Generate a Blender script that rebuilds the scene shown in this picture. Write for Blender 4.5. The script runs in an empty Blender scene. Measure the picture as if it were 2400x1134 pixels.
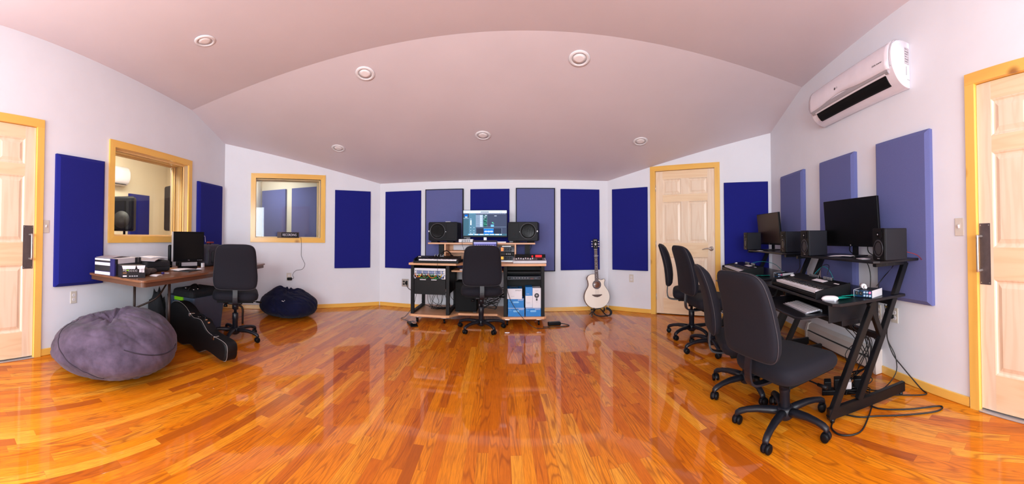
import bpy, bmesh, math, random
from math import sin, cos, pi, radians, atan2, hypot
from mathutils import Vector, Matrix, noise

# ---------------------------------------------------------------- camera, world, lights, exposure
SC = bpy.context.scene
COL = SC.collection
F = 840.04                      # pixels per radian in the 2400 px wide frame
CAM_H = 1.115
cd = bpy.data.cameras.new('camera'); cam = bpy.data.objects.new('camera', cd); COL.objects.link(cam)
cd.type = 'PANO'; cd.panorama_type = 'CENTRAL_CYLINDRICAL'
cd.central_cylindrical_range_u_min = -1200 / F
cd.central_cylindrical_range_u_max = 1200 / F
cd.central_cylindrical_range_v_min = -(1134 - 537.93) / F
cd.central_cylindrical_range_v_max = 537.93 / F
cd.central_cylindrical_radius = 1.0
cam.location = (0, 0, CAM_H); cam.rotation_euler = (radians(90 + 1.1145), 0, 0)
cd.clip_start = 0.05; cd.clip_end = 60
SC.camera = cam
vs = SC.view_settings
vs.view_transform = 'Standard'; vs.look = 'None'; vs.gamma = 1; vs.use_curve_mapping = False
vs.exposure = 0.0
wd = bpy.data.worlds.new('daylight'); SC.world = wd; wd.use_nodes = True
bg = wd.node_tree.nodes['Background']; bg.inputs[0].default_value = (0.75, 0.85, 1, 1); bg.inputs[1].default_value = 1.0

def area(name, loc, target, sx, sy, watts, col):
    l = bpy.data.lights.new(name, 'AREA'); l.shape = 'RECTANGLE'; l.size = sx; l.size_y = sy
    l.energy = watts; l.color = col
    o = bpy.data.objects.new(name, l); COL.objects.link(o); o.location = loc
    d = Vector(target) - Vector(loc); o.rotation_euler = d.to_track_quat('-Z', 'Y').to_euler()
    return o
area('window_daylight', (-0.55, -2.5, 1.45), (-0.3, 3.0, 1.35), 2.6, 1.5, 210, (0.86, 0.95, 1.0))
area('added_left_fill', (-2.40, -1.13, 1.5), (2.0, 0.6, 1.4), 1.1, 1.2, 60, (0.87, 0.95, 1.0))  # added lamp behind the camera, brightens the right wall directly
area('added_right_fill', (1.42, -1.40, 1.5), (-2.8, 0.3, 1.4), 1.0, 1.2, 60, (0.87, 0.95, 1.0))  # added lamp out of view, gives the left wall direct neutral light

# ---------------------------------------------------------------- materials
def lin(c):
    c = c / 255.0
    return c / 12.92 if c <= 0.04045 else ((c + 0.055) / 1.055) ** 2.4
def rgb(r, g, b): return (lin(r), lin(g), lin(b), 1)
class NT:
    def __init__(s, m): s.t = m.node_tree; s.n = s.t.nodes; s.l = s.t.links
    def add(s, typ, **kw):
        n = s.n.new(typ)
        for k, v in kw.items(): setattr(n, k, v)
        return n
    def ln(s, a, b): s.l.new(a, b)
    def val(s, sock, v):
        if isinstance(v, bpy.types.NodeSocket): s.ln(v, sock)
        else: sock.default_value = v
    def math(s, op, a, b=0.0, c=None):
        n = s.add('ShaderNodeMath', operation=op); s.val(n.inputs[0], a); s.val(n.inputs[1], b)
        if c is not None: s.val(n.inputs[2], c)
        return n.outputs[0]
    def mix(s, f, a, b, blend='MIX'):
        n = s.add('ShaderNodeMix', data_type='RGBA', blend_type=blend)
        s.val(n.inputs[0], f); s.val(n.inputs[6], a); s.val(n.inputs[7], b); return n.outputs[2]
    def ramp(s, f, stops, interp='LINEAR'):
        n = s.add('ShaderNodeValToRGB'); r = n.color_ramp; r.interpolation = interp
        while len(r.elements) < len(stops): r.elements.new(0.5)
        for e, (p, c) in zip(r.elements, stops): e.position = p; e.color = c
        s.val(n.inputs[0], f); return n.outputs[0]
    def noise(s, vec, scale, detail=2.0, rough=0.5, dim='3D', dist=0.0):
        n = s.add('ShaderNodeTexNoise', noise_dimensions=dim); s.ln(vec, n.inputs['Vector'])
        n.inputs['Scale'].default_value = scale; n.inputs['Detail'].default_value = detail
        n.inputs['Roughness'].default_value = rough; n.inputs['Distortion'].default_value = dist
        return n.outputs[0]
    def comb(s, x, y, z=0.0):
        n = s.add('ShaderNodeCombineXYZ'); s.val(n.inputs[0], x); s.val(n.inputs[1], y); s.val(n.inputs[2], z); return n.outputs[0]
def newmat(name):
    m = bpy.data.materials.new(name); m.use_nodes = True
    t = NT(m); return m, t, t.n['Principled BSDF']
def pm(name, c, rough=0.5, metal=0.0, spec=0.5, var=0.0, vscale=8.0, bump=0.0, bscale=200.0, coat=0.0, emit=0.0, sheen=0.0):
    m, t, b = newmat(name)
    b.inputs['Roughness'].default_value = rough; b.inputs['Metallic'].default_value = metal
    b.inputs['Specular IOR Level'].default_value = spec
    if coat: b.inputs['Coat Weight'].default_value = coat; b.inputs['Coat Roughness'].default_value = 0.08
    if sheen: b.inputs['Sheen Weight'].default_value = sheen; b.inputs['Sheen Roughness'].default_value = 0.5
    tc = t.add('ShaderNodeTexCoord').outputs['Object']
    f = t.noise(tc, vscale, 4, 0.6)
    v = max(var, 0.03)
    dk = (c[0] * (1 - v), c[1] * (1 - v), c[2] * (1 - v), 1); lt = (min(1, c[0] * (1 + v)), min(1, c[1] * (1 + v)), min(1, c[2] * (1 + v)), 1)
    col = t.ramp(f, [(0.3, dk), (0.7, lt)])
    t.ln(col, b.inputs['Base Color'])
    if emit: t.ln(col, b.inputs['Emission Color']); b.inputs['Emission Strength'].default_value = emit
    if bump:
        bn = t.add('ShaderNodeBump'); bn.inputs['Strength'].default_value = bump; bn.inputs['Distance'].default_value = 0.002
        t.ln(t.noise(tc, bscale, 2, 0.6), bn.inputs['Height']); t.ln(bn.outputs[0], b.inputs['Normal'])
    return m

def floor_mat():
    m, t, b = newmat('oak_strip_floor')
    tc = t.add('ShaderNodeTexCoord').outputs['Object']
    mp = t.add('ShaderNodeMapping'); t.ln(tc, mp.inputs[0]); mp.inputs['Rotation'].default_value = (0, 0, radians(-2.0))
    sx = t.add('ShaderNodeSeparateXYZ'); t.ln(mp.outputs[0], sx.inputs[0]); X, Y = sx.outputs[0], sx.outputs[1]
    u = t.math('DIVIDE', X, 0.057); row = t.math('FLOOR', u); fu = t.math('FRACT', u)
    def wn(vec):
        n = t.add('ShaderNodeTexWhiteNoise', noise_dimensions='3D'); t.ln(vec, n.inputs['Vector']); return n
    r1 = wn(t.comb(row, 3.3, 1.7)); r1v = r1.outputs['Value']
    s1 = t.add('ShaderNodeSeparateColor'); t.ln(r1.outputs['Color'], s1.inputs[0])
    L = t.math('MULTIPLY_ADD', s1.outputs[1], 0.8, 0.5)
    v = t.math('DIVIDE', t.math('MULTIPLY_ADD', r1v, 9.0, Y), L); v = t.math('ADD', v, 20.0)
    colr = t.math('FLOOR', v); fv = t.math('FRACT', v)
    r2 = wn(t.comb(row, colr, 0.5)); s2 = t.add('ShaderNodeSeparateColor'); t.ln(r2.outputs['Color'], s2.inputs[0])
    base = t.ramp(s2.outputs[0], [(0.0, rgb(174, 86, 14)), (0.12, rgb(204, 104, 12)), (0.32, rgb(219, 119, 12)),
                                  (0.6, rgb(227, 129, 15)), (0.85, rgb(233, 142, 25)), (1.0, rgb(240, 160, 48))])
    # fine pores
    off = t.math('MULTIPLY', s2.outputs[1], 37.0)
    g1 = t.noise(t.comb(t.math('MULTIPLY_ADD', X, 230.0, off), t.math('MULTIPLY', Y, 9.0), off), 1.0, 3, 0.65)
    col = t.mix(t.math('MULTIPLY', t.ramp(g1, [(0.42, (0, 0, 0, 1)), (0.62, (1, 1, 1, 1))]), 0.42), base, rgb(150, 70, 14))
    # cathedral bands
    n2 = t.noise(t.comb(t.math('MULTIPLY_ADD', X, 14.0, off), t.math('MULTIPLY', Y, 1.3), off), 1.0, 1, 0.4)
    w = t.math('SINE', t.math('MULTIPLY', n2, 70.0)); w = t.math('POWER', t.math('MULTIPLY_ADD', w, 0.5, 0.5), 4.0)
    gate = t.ramp(s2.outputs[2], [(0.3, (0, 0, 0, 1)), (0.6, (1, 1, 1, 1))])
    col = t.mix(t.math('MULTIPLY', t.math('MULTIPLY', w, gate), 0.55), col, rgb(136, 62, 14))
    # occasional dark mineral streaks
    n3 = t.noise(t.comb(t.math('MULTIPLY_ADD', X, 9.0, off), t.math('MULTIPLY', Y, 1.6), 4.0), 1.0, 3, 0.6)
    col = t.mix(t.math('MULTIPLY', t.ramp(n3, [(0.6, (0, 0, 0, 1)), (0.75, (1, 1, 1, 1))]), 0.35), col, rgb(120, 60, 34))
    e1 = t.math('MINIMUM', fu, t.math('SUBTRACT', 1.0, fu)); e1 = t.math('MULTIPLY', e1, 0.057)
    e2 = t.math('MINIMUM', fv, t.math('SUBTRACT', 1.0, fv)); e2 = t.math('MULTIPLY', e2, L)
    e = t.math('MINIMUM', e1, e2); seam = t.math('SUBTRACT', 1.0, t.math('SMOOTH_MIN', t.math('DIVIDE', e, 0.0012), 1.0, 0.1))
    seam = t.math('MAXIMUM', seam, 0.0)
    col = t.mix(t.math('MULTIPLY', seam, 0.4), col, rgb(110, 52, 18))
    t.ln(col, b.inputs['Base Color'])
    b.inputs['Roughness'].default_value = 0.42; b.inputs['Specular IOR Level'].default_value = 0.1
    b.inputs['Coat Weight'].default_value = 0.75; b.inputs['Coat Roughness'].default_value = 0.05; b.inputs['Coat IOR'].default_value = 1.5
    bn = t.add('ShaderNodeBump'); bn.inputs['Strength'].default_value = 0.08; bn.inputs['Distance'].default_value = 0.004
    h = t.math('ADD', t.noise(tc, 5.0, 2, 0.5), t.math('MULTIPLY', seam, -0.25))
    h = t.math('ADD', h, t.math('MULTIPLY', s2.outputs[1], 0.12))
    t.ln(h, bn.inputs['Height']); t.ln(bn.outputs[0], b.inputs['Coat Normal']); t.ln(bn.outputs[0], b.inputs['Normal'])
    return m

def wood(name, light, dark, axis='Z', rough=0.35, knots=0.0, freq=1.0, bands=22.0, amt=0.55, coat=0.25):
    """board with its grain along the given axis"""
    m, t, b = newmat(name)
    tc = t.add('ShaderNodeTexCoord').outputs['Object']
    oi = t.add('ShaderNodeObjectInfo').outputs['Random']
    sx = t.add('ShaderNodeSeparateXYZ'); t.ln(tc, sx.inputs[0]); x, y, z = sx.outputs[:3]
    if axis == 'X': x, z = z, x
    elif axis == 'Y': y, z = z, y
    o = t.math('MULTIPLY', oi, 13.0)
    n = t.noise(t.comb(t.math('MULTIPLY_ADD', x, 7.0 * freq, o), t.math('MULTIPLY', y, 7.0 * freq), t.math('MULTIPLY_ADD', z, 0.7 * freq, o)), 1.0, 2, 0.45)
    w = t.math('MULTIPLY_ADD', t.math('SINE', t.math('MULTIPLY', n, bands * 3)), 0.5, 0.5)
    g = t.noise(t.comb(t.math('MULTIPLY', x, 160.0), t.math('MULTIPLY', y, 160.0), t.math('MULTIPLY', z, 5.0)), 1.0, 2, 0.6)
    f = t.math('MULTIPLY', t.math('ADD', t.math('MULTIPLY', t.math('POWER', w, 2.5), 0.6), t.math('MULTIPLY', g, 0.5)), amt)
    col = t.mix(f, light, dark)
    if knots:
        vo = t.add('ShaderNodeTexVoronoi'); vo.inputs['Scale'].default_value = 2.4
        t.ln(t.comb(t.math('MULTIPLY_ADD', x, 1.0, o), y, t.math('MULTIPLY', z, 0.75)), vo.inputs['Vector'])
        k = t.ramp(vo.outputs['Distance'], [(0.03, (1, 1, 1, 1)), (0.10 * knots, (0, 0, 0, 1))])
        col = t.mix(t.math('MULTIPLY', k, 0.8), col, rgb(140, 74, 26))
    t.ln(col, b.inputs['Base Color']); b.inputs['Roughness'].default_value = rough
    b.inputs['Coat Weight'].default_value = coat; b.inputs['Coat Roughness'].default_value = 0.15
    return m
def glass_mat(name, tint=(0.94, 0.97, 0.96, 1), ior=1.5):
    m, t, b = newmat(name); t.n.remove(b); out = t.n['Material Output']
    tr = t.add('ShaderNodeBsdfTransparent'); tr.inputs[0].default_value = tint
    gl = t.add('ShaderNodeBsdfGlossy'); gl.inputs['Roughness'].default_value = 0.0
    fr = t.add('ShaderNodeFresnel'); fr.inputs[0].default_value = ior
    mx = t.add('ShaderNodeMixShader'); t.ln(fr.outputs[0], mx.inputs[0]); t.ln(tr.outputs[0], mx.inputs[1]); t.ln(gl.outputs[0], mx.inputs[2])
    t.ln(mx.outputs[0], out.inputs[0]); return m

M = {}
M['floor'] = floor_mat()
M['wall'] = pm('wall_paint', rgb(229, 230, 238), 0.55, var=0.012, vscale=1.5, bump=0.05, bscale=120, spec=0.3)
M['ceil'] = pm('ceiling_paint', rgb(220, 208, 214), 0.5, var=0.012, vscale=1.2, bump=0.03, bscale=90, spec=0.35)
M['cream'] = pm('cream_paint', rgb(238, 224, 200), 0.6, var=0.02, vscale=1.5)
M['trimV'] = wood('pine_trim_vertical', rgb(246, 198, 98), rgb(216, 148, 62), 'Z', 0.28, knots=1.0, bands=7, amt=0.4, coat=0.5)
M['trimH'] = wood('pine_trim_horizontal', rgb(244, 192, 92), rgb(216, 148, 62), 'X', 0.28, knots=1.0, bands=7, amt=0.4, coat=0.5)
M['jamb'] = wood('pine_jamb', rgb(240, 204, 146), rgb(222, 172, 106), 'Z', 0.35, bands=5, amt=0.28, coat=0.2)
M['trimY'] = wood('pine_trim_deep', rgb(238, 196, 124), rgb(212, 148, 70), 'X', 0.3, knots=0.8, bands=10, amt=0.5, coat=0.3)
M['doorV'] = wood('pine_door_vertical', rgb(244, 224, 200), rgb(222, 184, 148), 'Z', 0.4, bands=16, amt=0.42, coat=0.15)
M['doorH'] = wood('pine_door_horizontal', rgb(245, 218, 182), rgb(224, 180, 132), 'X', 0.4, bands=16, amt=0.42, coat=0.15)
M['gap'] = pm('dark_gap', rgb(24, 20, 18), 0.8)
M['navy'] = pm('navy_fabric', rgb(32, 36, 124), 0.95, var=0.08, vscale=300, bump=0.25, bscale=700, spec=0.1, sheen=0.04)
M['greyf'] = pm('slate_fabric', rgb(99, 104, 156), 0.95, var=0.08, vscale=300, bump=0.25, bscale=700, spec=0.1, sheen=0.04)
M['blackframe'] = pm('black_panel_edge', rgb(26, 24, 40), 0.8)
M['white'] = pm('white_plastic', rgb(232, 228, 232), 0.3, spec=0.5)
M['acw'] = pm('glossy_white_plastic', rgb(236, 230, 240), 0.18, coat=0.4)
M['offw'] = pm('cover_plate', rgb(212, 204, 192), 0.35)
M['slot'] = pm('slot_dark', rgb(40, 38, 38), 0.6)
M['lens'] = pm('downlight_lens', rgb(246, 238, 240), 0.5)
M['steel'] = pm('brushed_steel', rgb(196, 190, 186), 0.32, metal=0.75, var=0.08, vscale=60)
M['dsteel'] = pm('plate_steel', rgb(96, 86, 88), 0.45, metal=0.35, var=0.1, vscale=40)
M['chrome'] = pm('chrome', rgb(220, 220, 224), 0.12, metal=1.0)
M['brass'] = pm('brass_screw', rgb(200, 160, 70), 0.3, metal=1.0)
M['chairf'] = pm('chair_fabric', rgb(27, 26, 34), 0.8, var=0.16, vscale=400, bump=0.3, bscale=900, spec=0.18, sheen=0.02)
M['chairp'] = pm('chair_piping', rgb(46, 43, 50), 0.6)
M['chairpl'] = pm('chair_plastic', rgb(22, 23, 31), 0.38, bump=0.1, bscale=900, spec=0.4)
M['blk'] = pm('black_plastic', rgb(13, 13, 16), 0.42, spec=0.15)
M['blkm'] = pm('black_matte', rgb(13, 13, 15), 0.7, spec=0.2)
M['blks'] = pm('black_satin_metal', rgb(15, 15, 18), 0.33, spec=0.4)
M['rubber'] = pm('cable_rubber', rgb(16, 15, 18), 0.5)
M['deskblk'] = pm('black_laminate', rgb(20, 19, 25), 0.32, var=0.1, vscale=30, spec=0.4)
M['dedge'] = pm('grey_edge', rgb(60, 58, 64), 0.3)  # plain grey, a little lighter than the black metal
M['beech'] = wood('beech_laminate', rgb(222, 164, 120), rgb(200, 136, 94), 'X', 0.4, bands=6, amt=0.5, coat=0.1)
M['tabletop'] = wood('brown_laminate', rgb(128, 84, 58), rgb(96, 60, 40), 'X', 0.3, bands=8, amt=0.55, coat=0.3)
M['tableedge'] = pm('brown_edge', rgb(92, 60, 44), 0.4)
M['brownm'] = pm('brown_steel', rgb(48, 30, 24), 0.45, spec=0.3)
M['screen'] = pm('dark_screen', rgb(8, 8, 10), 0.3, spec=0.3)
M['screenw'] = pm('screen_brown_reflection', rgb(42, 27, 23), 0.35, spec=0.35)  # brown reflection of the floor put into the dark screen's base colour
M['silver'] = pm('silver_plastic', rgb(176, 172, 178), 0.35, metal=0.3)
M['alu'] = pm('aluminium', rgb(200, 200, 210), 0.3, metal=0.7)
M['suede'] = pm('grey_suede', rgb(84, 71, 88), 0.95, var=0.48, vscale=6, bump=0.3, bscale=60, spec=0.15, sheen=0.1)
M['suedeseam'] = pm('suede_seam', rgb(48, 38, 50), 0.95)
M['navyc'] = pm('navy_cotton', rgb(20, 22, 48), 0.95, var=0.25, vscale=6, bump=0.3, bscale=80, spec=0.1, sheen=0.05)
M['tolex'] = pm('black_tolex', rgb(11, 11, 14), 0.5, spec=0.25, var=0.1, vscale=200, bump=0.4, bscale=500)
M['cream_line'] = pm('white_piping', rgb(150, 140, 138), 0.5)
M['bin'] = pm('slate_plastic', rgb(68, 80, 100), 0.4, var=0.05)
M['lime'] = pm('lime_plastic', rgb(130, 205, 20), 0.4)
M['paper'] = pm('paper', rgb(228, 224, 232), 0.7)
M['paperg'] = pm('grey_paper', rgb(170, 160, 168), 0.7)
M['cardw'] = pm('white_card', rgb(222, 216, 222), 0.6)
M['cardb'] = pm('blue_card', rgb(16, 120, 196), 0.5)
M['cardlb'] = pm('pale_blue_card', rgb(120, 180, 226), 0.5)
M['cardk'] = pm('black_card', rgb(34, 32, 36), 0.5)
M['cardn'] = pm('indigo_card', rgb(44, 40, 112), 0.5)
M['cardbrown'] = pm('brown_card', rgb(170, 120, 80), 0.7)
M['red'] = pm('red_plastic', rgb(190, 24, 30), 0.4)
M['dred'] = pm('dark_red', rgb(130, 26, 30), 0.5)
M['teal'] = pm('teal_paper', rgb(24, 196, 176), 0.7, spec=0.2)
M['tealc'] = pm('teal_cable', rgb(20, 130, 140), 0.5)
M['keyw'] = pm('white_keys', rgb(228, 224, 228), 0.3)
M['keyb'] = pm('black_keys', rgb(20, 20, 24), 0.3)
M['spruce'] = wood('pale_spruce', rgb(252, 242, 230), rgb(240, 216, 190), 'Z', 0.18, bands=4, amt=0.25, coat=0.8)
M['gside'] = pm('guitar_side', rgb(120, 74, 50), 0.25, coat=0.5)
M['fret'] = pm('fretboard', rgb(84, 62, 58), 0.5)
M['rosette'] = pm('rosette_grey', rgb(96, 88, 96), 0.4)
M['inlay'] = pm('pearl_inlay', rgb(224, 220, 224), 0.3)
M['cone'] = pm('speaker_cone', rgb(12, 12, 13), 0.6, spec=0.15)
M['conek'] = pm('speaker_surround', rgb(46, 46, 52), 0.35)
M['spkbox'] = pm('speaker_cabinet', rgb(21, 21, 30), 0.5, bump=0.1, bscale=600, spec=0.2)
M['jbl'] = pm('speaker_front_gloss', rgb(11, 11, 18), 0.45, spec=0.15)
M['mixw'] = pm('pale_grey_metal', rgb(206, 204, 210), 0.35)
M['mixg'] = pm('mid_grey_panel', rgb(120, 118, 126), 0.45)
M['rackb'] = pm('rack_panel', rgb(26, 30, 46), 0.4, spec=0.3)
M['rackblk'] = pm('rack_black', rgb(15, 13, 16), 0.5, spec=0.2)
M['orange'] = pm('lit_meter_orange', rgb(240, 130, 50), 0.4, emit=0.5)
M['yellow'] = pm('lit_meter_yellow', rgb(246, 190, 60), 0.4, emit=0.5)
M['redled'] = pm('red_display', rgb(220, 20, 32), 0.4, emit=0.7)
M['yel'] = pm('yellow_cable', rgb(232, 180, 40), 0.5)
M['grn'] = pm('green_cable', rgb(30, 150, 60), 0.5)
M['orc'] = pm('orange_cable', rgb(232, 124, 30), 0.5)
M['bluc'] = pm('blue_cable', rgb(50, 96, 180), 0.5)
M['whc'] = pm('white_cable', rgb(214, 206, 222), 0.5)
M['maroon'] = pm('sign_maroon', rgb(56, 24, 34), 0.35)
M['bag'] = pm('grey_backpack', rgb(52, 50, 62), 0.9, var=0.15, vscale=20, bump=0.2, bscale=400)
M['bagk'] = pm('black_nylon', rgb(24, 24, 30), 0.8, var=0.15, vscale=20, bump=0.3, bscale=300)
M['brownbag'] = pm('brown_pouch', rgb(66, 54, 52), 0.9, var=0.2, vscale=20)
M['heater'] = pm('heater_enamel', rgb(214, 202, 196), 0.4)
M['glass'] = glass_mat('window_glass')
M['glass2'] = glass_mat('window_glass_inner', ior=1.35)
M['ifblue'] = pm('interface_blue', rgb(24, 58, 90), 0.35)
M['knobc'] = pm('silver_blue_knob', rgb(150, 180, 210), 0.25, metal=0.4)
M['knobp'] = pm('pink_knob', rgb(220, 110, 160), 0.3)
def scr(name, c, e=0.62): return pm(name, c, 0.6, emit=e, var=0.03, spec=0.05)
M['s_white'] = scr('screen_white', rgb(200, 220, 240)); M['s_teal'] = scr('screen_teal', rgb(62, 100, 118)); M['s_slate'] = scr('screen_slate', rgb(80, 124, 148))
M['s_lt'] = scr('screen_light', rgb(128, 154, 180)); M['s_dk'] = scr('screen_dark', rgb(62, 72, 96)); M['s_vdk'] = scr('screen_very_dark', rgb(44, 52, 72))
M['s_blue'] = scr('screen_blue', rgb(12, 104, 196)); M['s_green'] = scr('screen_green', rgb(90, 190, 160)); M['s_gdk'] = scr('screen_deep_green', rgb(36, 86, 84))
M['s_cy'] = scr('screen_cyan', rgb(110, 186, 236)); M['s_lap'] = scr('laptop_glow', rgb(160, 160, 214), 0.7); M['s_lapd'] = scr('laptop_deep', rgb(84, 84, 140), 0.6)

# ---------------------------------------------------------------- mesh helpers
class MB:
    """collects shapes into one mesh"""
    def __init__(s, *mats): s.bm = bmesh.new(); s.mats = [M[k] if isinstance(k, str) else k for k in mats]
    def _fin(s, geom_f, mi, smooth=False):
        for f in geom_f: f.material_index = mi; f.smooth = smooth
    def box(s, c, size, mi=0, rot=None, bev=0.0, seg=2, taper=None):
        before = set(s.bm.faces)
        r = bmesh.ops.create_cube(s.bm, size=1.0); vs = r['verts']
        for v in vs:
            v.co = Vector((v.co.x * size[0], v.co.y * size[1], v.co.z * size[2]))
            if taper and v.co.z > 0: v.co.x *= taper[0]; v.co.y *= taper[1]
        if bev > 0:
            es = list({e for v in vs for e in v.link_edges})
            bmesh.ops.bevel(s.bm, geom=es, offset=min(bev, min(size) * 0.49), segments=seg, affect='EDGES', profile=0.5)
        nf = [f for f in s.bm.faces if f not in before]
        nv = {v for f in nf for v in f.verts}
        mt = Matrix.Translation(c) @ (rot.to_4x4() if rot is not None else Matrix.Identity(4))
        for v in nv: v.co = mt @ v.co
        s._fin(nf, mi, bev > 0 and seg > 1 and False); return s
    def b2(s, p0, p1, mi=0, bev=0.0, seg=2):
        c = [(a + b) / 2 for a, b in zip(p0, p1)]; d = [max(1e-4, abs(b - a)) for a, b in zip(p0, p1)]
        return s.box(c, d, mi, bev=bev, seg=seg)
    def loft(s, rings, mi=0, cap=True, smooth=True, closed=False):
        vr = [[s.bm.verts.new(p) for p in ring] for ring in rings]; n = len(vr[0]); fs = []
        pairs = list(zip(vr, vr[1:])) + ([(vr[-1], vr[0])] if closed else [])
        for a, b in pairs:
            for i in range(n):
                j = (i + 1) % n
                try: fs.append(s.bm.faces.new((a[i], a[j], b[j], b[i])))
                except ValueError: pass
        s._fin(fs, mi, smooth)
        if cap and not closed:
            cf = [s.bm.faces.new(vr[0][::-1]), s.bm.faces.new(vr[-1])]; s._fin(cf, mi, False)
        return s
    def cyl(s, p0, p1, r0, r1=None, n=16, mi=0, smooth=True):
        r1 = r0 if r1 is None else r1; p0, p1 = Vector(p0), Vector(p1); d = (p1 - p0).normalized()
        a = d.orthogonal().normalized(); b = d.cross(a)
        ring = lambda p, r: [p + a * cos(2 * pi * i / n) * r + b * sin(2 * pi * i / n) * r for i in range(n)]
        return s.loft([ring(p0, r0), ring(p1, r1)], mi, True, smooth)
    def tube(s, pts, r, n=8, mi=0, closed=False, sub=0, radii=None, flat=None):
        pts = [Vector(p) for p in pts]
        if sub:
            out = []; rr = []; m = len(pts)
            for i in range(m if closed else m - 1):
                p0 = pts[(i - 1) % m] if (closed or i > 0) else pts[0]; p1 = pts[i]; p2 = pts[(i + 1) % m]; p3 = pts[(i + 2) % m] if (closed or i + 2 < m) else pts[-1]
                for k in range(sub):
                    t = k / sub
                    out.append(0.5 * ((2 * p1) + (-p0 + p2) * t + (2 * p0 - 5 * p1 + 4 * p2 - p3) * t * t + (-p0 + 3 * p1 - 3 * p2 + p3) * t ** 3))
                    if radii: rr.append(radii[i] * (1 - t) + radii[(i + 1) % m] * t)
            if not closed: out.append(pts[-1]); 
            if radii and not closed: rr.append(radii[-1])
            pts = out; radii = rr if radii else None
        rings = []; up = None; m = len(pts)
        for i, p in enumerate(pts):
            if closed: d = (pts[(i + 1) % m] - pts[i - 1])
            else: d = pts[min(i + 1, m - 1)] - pts[max(i - 1, 0)]
            if d.length < 1e-9: d = Vector((0, 0, 1))
            d.normalize()
            if up is None:
                up = d.orthogonal().normalized()
                if flat: up = Vector((0, 0, 1)) - d * d.z; up.normalize()
            up = (up - d * up.dot(d));
            if up.length < 1e-6: up = d.orthogonal()
            up.normalize(); b = d.cross(up); rad = radii[i] if radii else r
            fx = flat if flat else 1.0
            rings.append([p + up * cos(2 * pi * k / n) * rad * fx + b * sin(2 * pi * k / n) * rad for k in range(n)])
        return s.loft(rings, mi, True, True, closed)
    def lathe(s, prof, c=(0, 0, 0), axis='Z', n=24, mi=0, smooth=True):
        """prof: list of (radius, height)"""
        c = Vector(c); rings = []
        for r, h in prof:
            ring = []
            for i in range(n):
                a = 2 * pi * i / n; x, y = r * cos(a), r * sin(a)
                if axis == 'Z': ring.append(c + Vector((x, y, h)))
                elif axis == 'Y': ring.append(c + Vector((x, h, -y)))
                else: ring.append(c + Vector((h, x, y)))
            rings.append(ring)
        return s.loft(rings, mi, True, smooth)
    def prism(s, outline, axis, a, b, mi=0, smooth=False, bev=0.0):
        """outline in the two other axes, extruded from a to b along axis"""
        def P(u, v, w):
            return {'X': (w, u, v), 'Y': (u, w, v), 'Z': (u, v, w)}[axis]
        before = set(s.bm.faces)
        r0 = [s.bm.verts.new(P(u, v, a)) for u, v in outline]; r1 = [s.bm.verts.new(P(u, v, b)) for u, v in outline]
        n = len(outline); fs = []
        for i in range(n):
            j = (i + 1) % n; fs.append(s.bm.faces.new((r0[i], r0[j], r1[j], r1[i])))
        caps = [s.bm.faces.new(r0[::-1]), s.bm.faces.new(r1)]
        if bev > 0:
            es = list({e for f in caps for e in f.edges}); bmesh.ops.bevel(s.bm, geom=es, offset=bev, segments=2, affect='EDGES', profile=0.5)
        for f in [f for f in s.bm.faces if f not in before]: f.material_index = mi; f.smooth = smooth and f not in caps
        return s
    def quad(s, pts, mi=0):
        f = s.bm.faces.new([s.bm.verts.new(p) for p in pts]); f.material_index = mi; return s
    def pillow(s, outline, rings, mi=0, bend=None):
        """outline: 2D pts (x,z) around centre; rings: (inset scale, y offset) from front centre round to back centre"""
        cx = sum(p[0] for p in outline) / len(outline); cz = sum(p[1] for p in outline) / len(outline)
        rr = []
        for k, y in rings:
            ring = [Vector((cx + (x - cx) * k, y, cz + (z - cz) * k)) for x, z in outline]
            if bend: ring = [bend(p) for p in ring]
            rr.append(ring)
        return s.loft(rr, mi, True, True)
    def build(s, name, parent=None, loc=None, rot=None, smooth_angle=None):
        bmesh.ops.recalc_face_normals(s.bm, faces=s.bm.faces[:])
        me = bpy.data.meshes.new(name); s.bm.to_mesh(me); s.bm.free()
        for m in s.mats: me.materials.append(m)
        o = bpy.data.objects.new(name, me); COL.objects.link(o)
        if parent is not None: o.parent = parent
        if loc is not None: o.location = loc
        if rot is not None: o.rotation_euler = rot
        return o
def rr2(w, h, r, n=5, cx=0.0, cy=0.0):
    """rounded rectangle outline"""
    out = []
    for sx, sy, a0 in ((1, 1, 0), (-1, 1, 90), (-1, -1, 180), (1, -1, 270)):
        for k in range(n + 1):
            a = radians(a0 + 90 * k / n); out.append((cx + sx * (w / 2 - r) + r * cos(a), cy + sy * (h / 2 - r) + r * sin(a)))
    return out
def tag(o, label=None, cat=None, group=None, kind=None):
    if label: o['label'] = label
    if cat: o['category'] = cat
    if group: o['group'] = group
    if kind: o['kind'] = kind
    return o
def empty(name, loc, rz=0.0, label=None, cat=None, group=None):
    o = bpy.data.objects.new(name, None); COL.objects.link(o); o.location = loc; o.rotation_euler = (0, 0, rz)
    o.empty_display_size = 0.1
    return tag(o, label, cat, group)
def dup(o, loc=None, rz=None, label=None, parent=None, group=None):
    c = o.copy(); COL.objects.link(c)
    if parent is not None: c.parent = parent
    for ch in list(o.children): dup(ch, parent=c)
    if loc is not None: c.location = loc
    if rz is not None: c.rotation_euler = (c.rotation_euler[0], c.rotation_euler[1], rz)
    if label: c['label'] = label
    if group: c['group'] = group
    return c
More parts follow.
